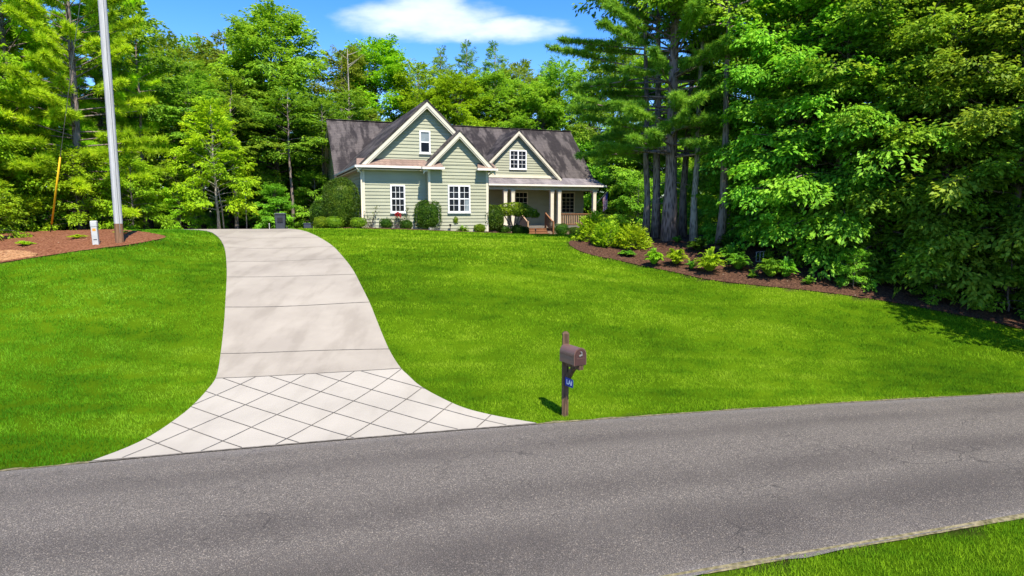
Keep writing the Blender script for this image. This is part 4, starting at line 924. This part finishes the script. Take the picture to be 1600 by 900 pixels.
for i, (x, y, s, lab) in enumerate(((10.2, 38, .75, 'bush in dappled light left of the trunk group, right of the flag'), (8.6, 44, .75, 'bush behind the round pruned bush right of the porch'), (13, 36, .9, 'shaded bush glimpsed between the trunks'), (12.4, 33.5, .8, 'shaded bush right behind the pale slender trunk'), (15, 33, 1.0, 'shaded bush deep behind the layered tree'), (18.5, 31, 1.1, 'shaded bush deep behind the tallest leafy tree'), (12.3, 42, 1, 'tall bush beneath the mid green tree right of the porch'), (9.6, 52, 1.2, 'bush at the back right corner of the house'), (14.5, 52, 1.4, 'bush in deep shade behind the mid green tree right of the porch'), (18.5, 48, 1.4, 'bush in deep shade far behind the trunk group'), (22, 42, 1.4, 'bush in deep shade behind the right woods'), (24, 36, 1.3, 'bush far back behind the right end of the woods'), (19, 37, 1.2, 'bush behind the layered tree in the right woods'), (6.9, 59, 1.5, 'bush far behind the right end of the porch'), (9.3, 60.5, 1.5, 'bush far behind the round pruned bush'), (4.6, 62, 1.5, 'bush hidden behind the right roof end'), (31, 44, 1.6, 'bush far behind the shaded right woods'), (27, 40, 1.5, 'bush far behind the middle of the right woods'), (36, 46, 1.7, 'bush in the far right depth of the woods'))):
    tree_thing('undergrowth_bush', BL['under'], M['leaf_forest'], M['bark'], on(x, y), i * 1.7, s, lab, UR, 'bush')
# the lone young tree with its stakes
t = tree_thing('young_tree', BL['young'], M['leaf_young'], M['palebark'], on(-17.6, 38.6), .8, 1.0, 'young yellow green tree with slim double stem beyond the top of the drive')
m = MB(); m.tube([(.35, .1, -.1), (.25, .05, 1.4), (.05, 0, 2.6)], [.05, .04, .03], 7); m.obj('second_stem', M['palebark'], t, True)
m = MB(); m.tube([(0, 0, -.2), (.02, 0, 2.4)], [.03, .025], 8); o = m.obj('thin_post', M['palebark'], None, True); o.location = on(-16.1, 39); tag(o, 'thin pale post right of the young tree', 'post')
m = MB(); m.tube([(0, 0, -.2), (.02, .02, .5), (-.05, 0, 3.2), (-.2, 0, 5.5)], [.17, .11, .085, .05], 9); o = m.obj('tree_trunk', M['bark'], None, True); o.location = on(-17.35, 40.5); tag(o, 'tapered grey trunk just right of the young tree', 'tree trunk')
# bare dead tree above the roof
def dead_tree():
    r = np.random.default_rng(8); m = MB(); tp = trunk_pts(r, 15.5, .05); m.tube(tp, [.16 - .017 * i for i in range(9)], 8)
    for i in range(20): z = r.uniform(.4, .97); p, _ = along(tp, z); c = limb_curve(p, r.uniform(0, 6.28), r.uniform(.2, .7), r.uniform(.8, 2.4), -.15, 4); m.tube(c, [.04, .03, .022, .014, .006], 5, False)
    o = m.obj('dead_tree', M['palebark'], None, True); o.location = on(-14.3, 58); tag(o, 'bare pale dead tree with stick branches above the left roof', 'dead tree')
dead_tree()

# ------------------------------------------------------------------ planting around the house
def bush(name, seed, x, y, rx, h, label, mat, n=3200, leaf=.09, p=2.6, ry=None, group=None, cat='bush', z0=.05):
    t = thing(name, label, cat, on(x, y, -.02), 0, group); me = clipped_mesh(seed, rx, ry or rx, h, n, leaf, p, z0); ob('foliage', me, M[mat], t)
    m = MB(); 
    for a in range(4): m.tube([(.05 * math.cos(a * 1.6), .05 * math.sin(a * 1.6), -.05), (rx * .3 * math.cos(a * 1.6), rx * .3 * math.sin(a * 1.6), h * .4)], [.025, .015], 5)
    m.obj('stem', M['bark'], t); return t
def px(x, y_, Y): return ((x - 800) / 1000 * Y * 1.0, Y)
RB = 'large clipped round bushes'; BX = 'small clipped boxwoods along the house'
bush('clipped_bush', 1, -9.15, 34.6, .92, 2.62, 'tallest dark egg shaped clipped bush at the left corner of the house', 'leaf_box', 8000, .085, 2.7, group=RB)
bush('clipped_bush', 2, -10.75, 36.3, .58, 1.55, 'narrow clipped bush half hidden left of the tallest egg shaped bush', 'leaf_box', 2600, .1, 2.6, group=RB)
bush('clipped_bush', 3, -4.68, 36.1, .74, 1.62, 'dark barrel shaped clipped bush between the two ground floor windows', 'leaf_box', 5500, .08, 3.4, group=RB)
bush('clipped_bush', 4, -1.22, 37.6, .74, 1.62, 'round clipped bush next to the umbrella shaped small tree', 'leaf_box', 5500, .08, 2.4, group=RB)
for i, (x, Y, w, h, lab) in enumerate(((504, 34.0, .36, .58, 'leftmost boxwood at the foot of the tallest egg shaped bush'), (525, 33.9, .46, .60, 'wide boxwood second from the left at the foot of the tallest egg shaped bush'), (543, 34.7, .30, .42, 'little boxwood tucked right behind the wide second boxwood'), (561.5, 34.1, .41, .52, 'low wide boxwood under the downspout corner'), (604, 35.4, .34, .52, 'small dark boxwood left below the single window'), (635.5, 35.6, .31, .47, 'cube like small boxwood right below the single window'), (749.5, 36.6, .29, .43, 'small boxwood between the paired window and the round clipped bush'), (787, 38.6, .42, .46, 'low flat boxwood left under the umbrella shaped small tree'), (808, 38.8, .32, .52, 'boxwood right under the umbrella shaped small tree'), (819, 39.6, .30, .46, 'dark boxwood at the left foot of the porch steps'), (876, 44.6, .30, .58, 'front boxwood at the right foot of the porch steps'), (877, 46.6, .52, .80, 'wider boxwood behind the front one right of the porch steps'), (897, 45.0, .36, .58, 'round boxwood before the porch railing'))):
    X, Yy = px(x, 0, Y); bush('boxwood', 20 + i, X, Y, w, h, lab, 'leaf_boxlight' if x < 570 or x > 740 and x < 760 else 'leaf_box', 1300, .06, 3.0, group=BX, cat='boxwood')
bush('clipped_bush', 9, 6.75, 46.5, 1.0, 1.55, 'round bush with sunlit top and grey twigs right of the corner porch post', 'leaf_box', 3600, .11, 2.4, group=RB)
# umbrella shaped small tree
def umbrella_tree():
    x, y = .1, 38.9; t = thing('umbrella_tree', 'small umbrella shaped tree pruned to a flat dome on branching dark stems', 'small tree', on(x, y, -.03)); q = []; r = np.random.default_rng(3)
    lobes = [(0, 0, 1.35, .80, .46), (-.45, -.15, 1.18, .68, .36), (.55, -.12, 1.12, .66, .40), (.1, .2, 1.22, .8, .4), (-.1, -.35, 1.14, .62, .34), (.92, 0, 1.02, .38, .28), (-.85, 0, 1.08, .34, .24)]
    ms = []
    for i, (a, b, z, R, h) in enumerate(lobes): k, _, _ = clipped(70 + i, R, R * .85, h * 1.15, 1100, .085, 2.2, 0); k = k.copy(); k[..., 0] += a; k[..., 1] += b; k[..., 2] += z - h * .5; ms.append(k)
    ob('foliage', npmesh('foliage', np.concatenate(ms), 4), M['leaf_boxlight'], t); m = MB()
    for a, b in ((-.55, -.1), (-.25, .2), (.1, -.2), (.35, .15), (.6, -.1)): m.tube([(.02, 0, -.05), (a * .25, b * .3, .45), (a * .8, b, .95), (a * 1.1, b, 1.25)], [.055, .042, .03, .018], 6)
    m.obj('stem', M['bark'], t, True)
umbrella_tree()
[setattr(o, 'scale', (1.18, 1.18, 1.16)) for o in COL.objects if o.name == 'umbrella_tree']
def rose(seed, x, y, h, label, n=90, flower=None):
    r = np.random.default_rng(seed); t = thing('rose_bush', label, 'rose bush', on(x, y), 0, 'sparse rose bushes by the front wall'); m = MB(); P = []
    for i in range(7):
        a = r.uniform(0, 6.28); c = limb_curve(np.array([r.normal(0, .05), r.normal(0, .05), 0]), a, 1.2 + r.normal(0, .15), h * r.uniform(.7, 1.05), .25, 5); m.tube(c, [.014, .012, .010, .008, .006, .004], 4, False)
        for k in range(n // 7): p, d = along(c, r.uniform(.25, 1)); P.append(p + r.normal(0, .07, 3))
    m.obj('stem', M['bark'], t); P = np.array(P); d = nrm(r.normal(0, 1, P.shape)); nn = nrm(r.normal(0, .5, P.shape) + [0, 0, 1]); nn = nrm(nn - d * (nn * d).sum(1, keepdims=True)); ob('foliage', npmesh('foliage', leaf_quads(P, d, nn, r.uniform(.07, .12, len(P)), .55), 4), M['leaf_dull'], t)
    if flower:
        b = clipped(5, .13, .13, .22, 160, .09, 2.2, 0)[0]; b = b + np.array(flower); ob('flower', npmesh('flower', b, 4), M['red'], t)
rose(1, -7.68, 34.9, 1.35, 'sparse rose bush beside the downspout corner', 150); rose(2, -6.6, 35.7, .85, 'sparse rose bush below the single window without a flower', 120)
rose(3, -6.3, 35.45, 1.0, 'sparse rose bush with one dark red flower below the single window', 70, (.05, -.1, .72)); rose(4, -5.7, 36.0, 1.45, 'tall thin rose bush right of the single window', 130)
def lollipop():
    x, y = -3.2, 36.3; t = thing('standard_plant', 'small ball of leaves on a thin stem under the paired window', 'plant', on(x, y)); ob('ball', clipped_mesh(8, .15, .15, .40, 500, .06, 2.3, .48), M['leaf_boxlight'], t); m = MB(); m.tube([(0, 0, -.05), (.02, 0, .6)], .012, 5); m.obj('stem', M['bark'], t)
lollipop()
t = thing('fern', 'leafy green fern clump under the paired window', 'fern', on(-2.75, 36.2)); ob('fronds', fern(81, .42, .62, 26, .13), M['leaf_fern'], t)
# right bed: yellow green shrubs and spiky clumps
YS = 'yellow green shrubs at the tip of the right bed'
for i, (x, y, R, H, lab) in enumerate(((3.85, 30.3, .95, 1.25, 'tallest yellow green shrub nearest the house porch'), (4.35, 29.0, .8, 1.05, 'middle yellow green shrub in the row at the tip of the bed'), (5.35, 28.5, .8, 1.0, 'broad yellow green shrub at the right end of the row'), (4.95, 30.2, .7, 1.05, 'yellow green shrub at the back of the row'))):
    st, fo = mound(90 + i, R * .86, H, 200, .13, 24); t = thing('leafy_shrub', lab, 'shrub', on(x, y), i, YS); ob('foliage', fo, M['leaf_shrub'], t); ob('stem', st, M['bark'], t)
SP = 'spiky green clumps in the right mulch bed'
for i, (x, y, R, H, mat, lab) in enumerate(((5.72, 25.75, .34, .75, 'leaf_shrub', 'upright yellow clump with one tall shoot, leftmost of the spiky clumps'), (6.62, 25.75, .45, .72, 'leaf_shrub', 'rounded yellow green clump second from the left'), (7.62, 24.55, .58, .95, 'leaf_shrub', 'largest spiky clump, nearest the lawn edge in the middle of the bed'), (8.75, 25.6, .5, .85, 'leaf_fern', 'green clump behind and right of the largest spiky clump'), (8.75, 24.65, .48, .75, 'leaf_fern', 'green clump in front of another, right of the largest spiky clump'), (9.62, 23.75, .52, .85, 'leaf_fern', 'left one of the green pair at the narrow part of the bed'), (10.2, 23.75, .4, .75, 'leaf_fern', 'right one of the green pair at the narrow part of the bed'), (8.0, 27.5, .5, .6, 'leaf_box', 'dark low clump in front of the pale slender trunk'), (9.1, 27.0, .55, .8, 'leaf_box', 'dark clump at the foot of the right end trunk'), (7.05, 25.1, .25, .38, 'leaf_fern', 'small clump just left of the largest spiky clump'), (9.0, 23.85, .18, .30, 'leaf_fern', 'tiny bright plant in the mulch left of the green pair'), (10.75, 23.05, .22, .32, 'leaf_fern', 'tiny bright plant in the mulch right of the green pair'), (4.9, 27.25, .35, .22, 'leaf_fern', 'flat creeping plant in front of the yellow green shrub row'), (7.5, 29.2, .25, .35, 'leaf_fern', 'little fern at the foot of the thick reddish pine'))):
    t = thing('spiky_plant', lab, 'plant', on(x, y, .02), i * .7, SP); ob('fronds', fern(110 + i, R * 1.12, H * 1.5, 60 if R > .3 else 22, .15 if R > .3 else .10), M[mat], t)
    if i == 0: t2 = bpy.data.objects.new('shoot', fern(140, .18, 1.25, 5, .09)); COL.objects.link(t2); t2.data.materials.append(M['leaf_shrub']); t2.parent = t
WT = 'weed tufts in the left mulch bed'
for i, (x, y, R, lab) in enumerate(((-18.6, 24.4, .4, 'grassy weed tuft in the orange dirt left of the white pedestal'), (-17.4, 25.7, .4, 'grassy weed tuft in the mulch behind the white pedestal'), (-19.3, 23.0, .45, 'flat weed tuft near the left end of the dirt'), (-16.6, 27.3, .35, 'grassy weed tuft in the mulch behind the utility pole'))):
    t = thing('weed_tuft', lab, 'weed', on(x, y, .06), i, WT); ob('fronds', fern(150 + i, R, .22, 30, .10), M['leaf_young'], t)

# ------------------------------------------------------------------ utility pole, guy wire, pedestal
def pole():
    x, y = -15.3, 25.0; t = thing('utility_pole', 'tall grey weathered wooden utility pole in the left mulch bed', 'utility pole', on(x, y, 0)); m = MB(); m.tube([(0, 0, .75 + 12.65 * i / 24) for i in range(25)], [.150 - .010 * i / 24 for i in range(25)], 16, False); m.obj('shaft', M['polewood'], t, True)
    m = MB(); m.tube([(0, 0, -.4), (0, 0, .2), (.0, 0, .76)], [.156, .155, .153], 16, False); m.obj('stained_foot', M['polebase'], t, True)
    m = MB(); m.lathe([(.15, 9.72), (.157, 9.74), (.157, 9.80), (.15, 9.82)], 16); m.box(-.09, -.2, 9.7, .09, -.15, 9.88); m.obj('clamp_band', M['black'], t)
    m = MB(); m.tube([(.11, -.11, .4), (.108, -.108, 6), (.104, -.104, 12.5)], .010, 6); m.obj('ground_wire', M['wire'], t)
pole()
def guy():
    a = Vector((-22.0, 30.6, g1(-22, 30.6))); b = Vector((-15.35, 25.1, 15.8)); t = thing('guy_wire', 'slanting guy wire with a yellow plastic guard, anchored behind the pedestal', 'guy wire', a); d = b - a; m = MB(); m.tube([(0, 0, 0), tuple(d)], .012, 6); m.obj('wire', M['wire'], t)
    m = MB(); m.tube([tuple(d * .035), tuple(d * .14), tuple(d * .27)], [.042, .042, .038], 8); m.obj('guard', M['yellow'], t, True); m = MB(); m.tube([tuple(d * -.01), tuple(d * .034)], .022, 6); m.obj('anchor_rod', M['black'], t)
guy()
def pedestal():
    t = thing('utility_pedestal', 'white plastic utility pedestal leaning slightly beside the utility pole', 'pedestal', on(-15.9, 24.5, -.02)); t.rotation_euler = (0, -.03, .35)
    m = MB(); m.box(-.105, -.11, 0, .105, .11, .74); m.obj('base_cover', M['pvc'], t, bevel=.03); m = MB(); m.box(-.115, -.12, .70, .115, .12, .95); m.obj('cap', M['pvc'], t, bevel=.04)
    m = MB(); m.quad((-.05, -.1125, .56), (.06, -.1125, .56), (.06, -.1125, .66), (-.05, -.1125, .66)); m.obj('warning_sticker', M['orange'], t); m = MB(); m.quad((-.05, -.1125, .22), (.07, -.1125, .22), (.07, -.1125, .25), (-.05, -.1125, .25)); m.obj('nameplate', M['black'], t)
pedestal()
# ------------------------------------------------------------------ mailbox
def mailbox():
    t = thing('mailbox', 'brown metal mailbox on a wooden post by the road with a blue sign', 'mailbox', (1.07, 12.55, g1(1.07, 12.55) - .02)); th = math.radians(30)
    m = MB(); m.box(-.066, -.066, -.1, .066, .066, 1.70); n = len(m.v)
    m.v += [(-.066, -.066, 1.701), (.066, -.066, 1.701), (.066, .066, 1.701), (-.066, .066, 1.701), (-.03, -.03, 1.74), (.03, -.03, 1.74), (.03, .03, 1.74), (-.03, .03, 1.74)]
    m.f += [tuple(n + i for i in q) for q in ((0, 1, 5, 4), (1, 2, 6, 5), (2, 3, 7, 6), (3, 0, 4, 7), (4, 5, 6, 7))]
    p = m.obj('post', M['postwood'], t, bevel=.006)
    def sub(name, mb, mat, par=t, **k): o = mb.obj(name, mat, par, **k); return o
    # local axes of the box: y' = towards the road, x' = across
    R = Matrix.Rotation(-0.0, 4, 'Z'); e = Vector((math.sin(th), -math.cos(th), 0)); s = Vector((math.cos(th), math.sin(th), 0)); c0 = e * .285 + Vector((0, 0, 1.17)) + s * -.03
    w, hs, L = .275, .20, .50
    prof = [(-w / 2, 0), (-w / 2, hs)] + [(-w / 2 * math.cos(a), hs + w / 2 * math.sin(a)) for a in np.linspace(.15, PI - .15, 13)] + [(w / 2, hs), (w / 2, 0)]
    def ext(pr, y0, y1, mb, cap0=True, cap1=True):
        n = len(mb.v); k = len(pr)
        for y in (y0, y1): mb.v += [tuple(c0 + s * a + e * y + Vector((0, 0, b))) for a, b in pr]
        mb.f += [(n + i, n + (i + 1) % k, n + k + (i + 1) % k, n + k + i) for i in range(k)]
        if cap0: mb.f.append(tuple(n + i for i in reversed(range(k))))
        if cap1: mb.f.append(tuple(n + k + i for i in range(k)))
        return mb
    sc = lambda q: [(a * q, .004 + b * q) for a, b in prof]
    box = ext(prof, -L / 2, L / 2, MB()).obj('box', M['mailbox'], t, bevel=.006)
    ext([(a * 1.05, b * 1.03 - .004) for a, b in prof], L / 2 - .012, L / 2 + .006, MB()).obj('front_rim', M['mailbox'], box)
    dr = ext(sc(.93), L / 2 + .006, L / 2 + .016, MB()).obj('door', M['maildoor'], box)
    for a in (-1, 1): ext([(a * .1405 - .003, .17), (a * .1405 + .003, .17), (a * .1405 + .003, .178), (a * .1405 - .003, .178)], -L / 2 + .02, L / 2 - .03, MB()).obj('side_crease', M['maildoor'], box)
    h = MB(); q = lambda a, y, b: tuple(c0 + s * a + e * (L / 2 + y) + Vector((0, 0, b)))
    h.beam(q(-.0, .03, .27), q(.02, .03, .235), .022, .018); h.beam(q(.01, .015, .25), q(.01, .035, .25), .012, .012); h.obj('latch', M['metal'], dr)
    h = MB(); h.beam(q(-.035, .022, .185), q(.035, .022, .21), .014, .03); h.obj('handle', M['metal'], dr); h = MB(); h.beam(q(-.09, .018, .135), q(.09, .018, .135), .006, .006); h.obj('door_crease', M['mailbox'], dr)
    b0 = Vector((0, 0, 1.115)); m = MB(); m.beam(b0 + e * .04, b0 + e * .54, .10, .09); m.beam(b0 + e * .08 + Vector((0, 0, .0475)), b0 + e * .53 + Vector((0, 0, .0475)), .2, .012); sub('bracket_arm', m, M['postwood'])
    m = MB(); pr = [Vector((0, 0, .72)) + e * .06, Vector((0, 0, .84)) + e * .11, Vector((0, 0, .95)) + e * .19, Vector((0, 0, 1.07)) + e * .30]
    for a, b in zip(pr[:-1], pr[1:]): m.beam(a, b + (b - a) * .08, .085, .085, s)
    sub('brace', m, M['postwood'])
    # sign plate, its face to the left side, reading towards the road
    c1 = e * .20 + Vector((0, 0, .75)); m = MB()
    def sp(a, o, b): return tuple(c1 + e * a + s * (-o) + Vector((0, 0, b)))
    hw, hh, ch = .135, .085, .02
    pl = [(-hw, -hh), (hw - ch, -hh), (hw, -hh + ch), (hw, hh - ch), (hw - ch, hh), (-hw, hh)]
    m.slab([sp(a, .05, b) for a, b in pl], .006, tuple(s)); sg = sub('sign_plate', m, M['blue']); fc = bpy.data.curves.new('lettering', 'FONT'); fc.body = 'LAI'; fc.size = .135; fc.align_x = 'CENTER'; fc.align_y = 'CENTER'; fc.extrude = .001; fc.offset = .004
    fo = bpy.data.objects.new('lettering', fc); COL.objects.link(fo); bpy.context.view_layer.update(); me = bpy.data.meshes.new_from_object(fo.evaluated_get(bpy.context.evaluated_depsgraph_get())); bpy.data.objects.remove(fo)
    X = e; Z = -s; Y = Z.cross(X); mt = Matrix((X, Y, Z)).transposed().to_4x4(); mt.translation = Vector(sp(.01, .0515, 0)); me.transform(mt); ob('lettering', me, M['signwhite'], sg)
mailbox()
# ------------------------------------------------------------------ bins and small garden things
def wheelie():
    x, y = -14.6, 40.6; t = thing('rubbish_bin', 'slate grey wheeled rubbish bin beyond the top of the drive', 'rubbish bin', on(x, y, .0), .25); m = MB(); n = 0
    a, b = .33, .40; m.v += [(-a * .8, -a * .8, .06), (a * .8, -a * .8, .06), (a * .8, a * .8, .06), (-a * .8, a * .8, .06), (-a, -b, 1.0), (a, -b, 1.0), (a, b, 1.0), (-a, b, 1.0)]; m.f += [(3, 2, 1, 0), (4, 5, 6, 7), (0, 1, 5, 4), (1, 2, 6, 5), (2, 3, 7, 6), (3, 0, 4, 7)]; m.obj('body', M['bin'], t, bevel=.03)
    m = MB(); m.box(-.36, -.44, 1.003, .36, .42, 1.05); m.box(-.30, -.36, 1.051, .30, .36, 1.09); m.obj('lid', M['bin'], t, bevel=.02); m = MB(); m.tube([(-.3, .47, .98), (.3, .47, .98)], .02, 8); m.box(-.3, .4, .96, -.26, .47, 1.0); m.box(.26, .4, .96, .3, .47, 1.0); m.obj('handle', M['black'], t)
    for s in (-1, 1): m = MB(); m.tube([(s * .30, .33, .12), (s * .37, .33, .12)], .13, 16); m.obj('wheel', M['black'], t, True)
    m = MB(); m.box(-.16, -.385, .55, .16, -.36, .8); m.obj('front_panel', M['black'], t)
wheelie()
t = thing('storage_box', 'small dark lidded box on the ground left of the narrow clipped bush', 'box', on(-12.1, 38.2)); m = MB(); m.box(-.22, -.2, 0, .22, .2, .40); m.obj('body', M['bin'], t, bevel=.02); m = MB(); m.box(-.24, -.22, .402, .24, .22, .46); m.obj('lid', M['bin'], t, bevel=.015)
t = thing('yard_marker', 'small white marker stake left of the rubbish bin', 'stake', on(-15.1, 40)); m = MB(); m.tube([(0, 0, -.1), (.0, 0, .38)], .02, 8); m.obj('stake', M['pvc'], t); m = MB(); m.lathe([(.02, .38), (.04, .42), (.02, .48)], 10); m.obj('knob', M['pvc'], t)
PL = 'low black garden lights'
for x, y, lab in ((-3.45, 35.9, 'low black garden light in the mulch under the paired window'), (1.62, 44.3, 'low black garden light in front of the porch steps')):
    t = thing('garden_light', lab, 'garden light', on(x, y), 0, PL); m = MB(); m.tube([(0, 0, -.05), (0, 0, .34)], .018, 8); m.obj('stake', M['black'], t); m = MB(); m.lathe([(.04, .33), (.05, .36), (.05, .42), (.09, .43), (.03, .47)], 12); m.obj('lamp_head', M['black'], t)
def hoop():
    t = thing('wire_frame', 'thin white wire plant support in the shade behind the green clumps', 'plant support', on(9.95, 25.7, 0)); m = MB()
    for a in (-.13, 0.02, .15): m.tube([(a, 0, -.05), (a, 0, .42)], .008, 5)
    m.tube([(-.16, 0, .42), (.2, 0, .46)], .008, 5); m.tube([(-.13, 0, .05), (.15, 0, .05)], .008, 5); m.obj('frame', M['pvc'], t)
hoop()
def flag():
    b = NB('flag_cloth'); uv = b.n('ShaderNodeTexCoord'); sp = b.n('ShaderNodeSeparateXYZ'); b.L.new(uv.outputs['UV'], sp.inputs[0]); st = b.math('GREATER_THAN', b.math('FRACT', b.math('MULTIPLY', sp.outputs['X'], 6.5)), .5)
    c = b.mix(st, (.42, .02, .03, 1), (.72, .72, .72, 1)); ca = b.math('MULTIPLY', b.math('GREATER_THAN', sp.outputs['Y'], .6), b.math('LESS_THAN', sp.outputs['X'], .42)); c = b.mix(ca, c, (.02, .03, .16, 1)); mt = b.fin(c, .8, .1)
    x, y = hp(18.87, 8.17); z = 4.75; t = thing('flag', 'small striped flag hanging from a slanted pole at the corner porch post', 'flag', (x, y, z)); m = MB(); tip = Vector((.62, -.62, .80)); m.tube([(0, 0, 0), tuple(tip)], .014, 8); m.obj('pole', M['polewood'], t)
    n, k = 14, 20; U = np.linspace(0, 1, n); V = np.linspace(0, 1, k); g = np.zeros((k, n, 3)); uvm = np.zeros((k, n, 2))
    for j, v in enumerate(V):
        for i, u in enumerate(U):
            base = np.array(tip) * (.98 - .55 * u); fold = .05 * math.sin(u * 14) * (.3 + .7 * v); g[j, i] = base * (1 - .12 * v) + np.array([.04 + fold * .8, fold, 0]) * v + np.array([.10, -.02, -1.15 * v + .10 * u * v]); uvm[j, i] = (u, 1 - v)
    ob('cloth', gridmesh('cloth', g[..., 0], g[..., 1], g[..., 2], uvm), mt, t)
flag()
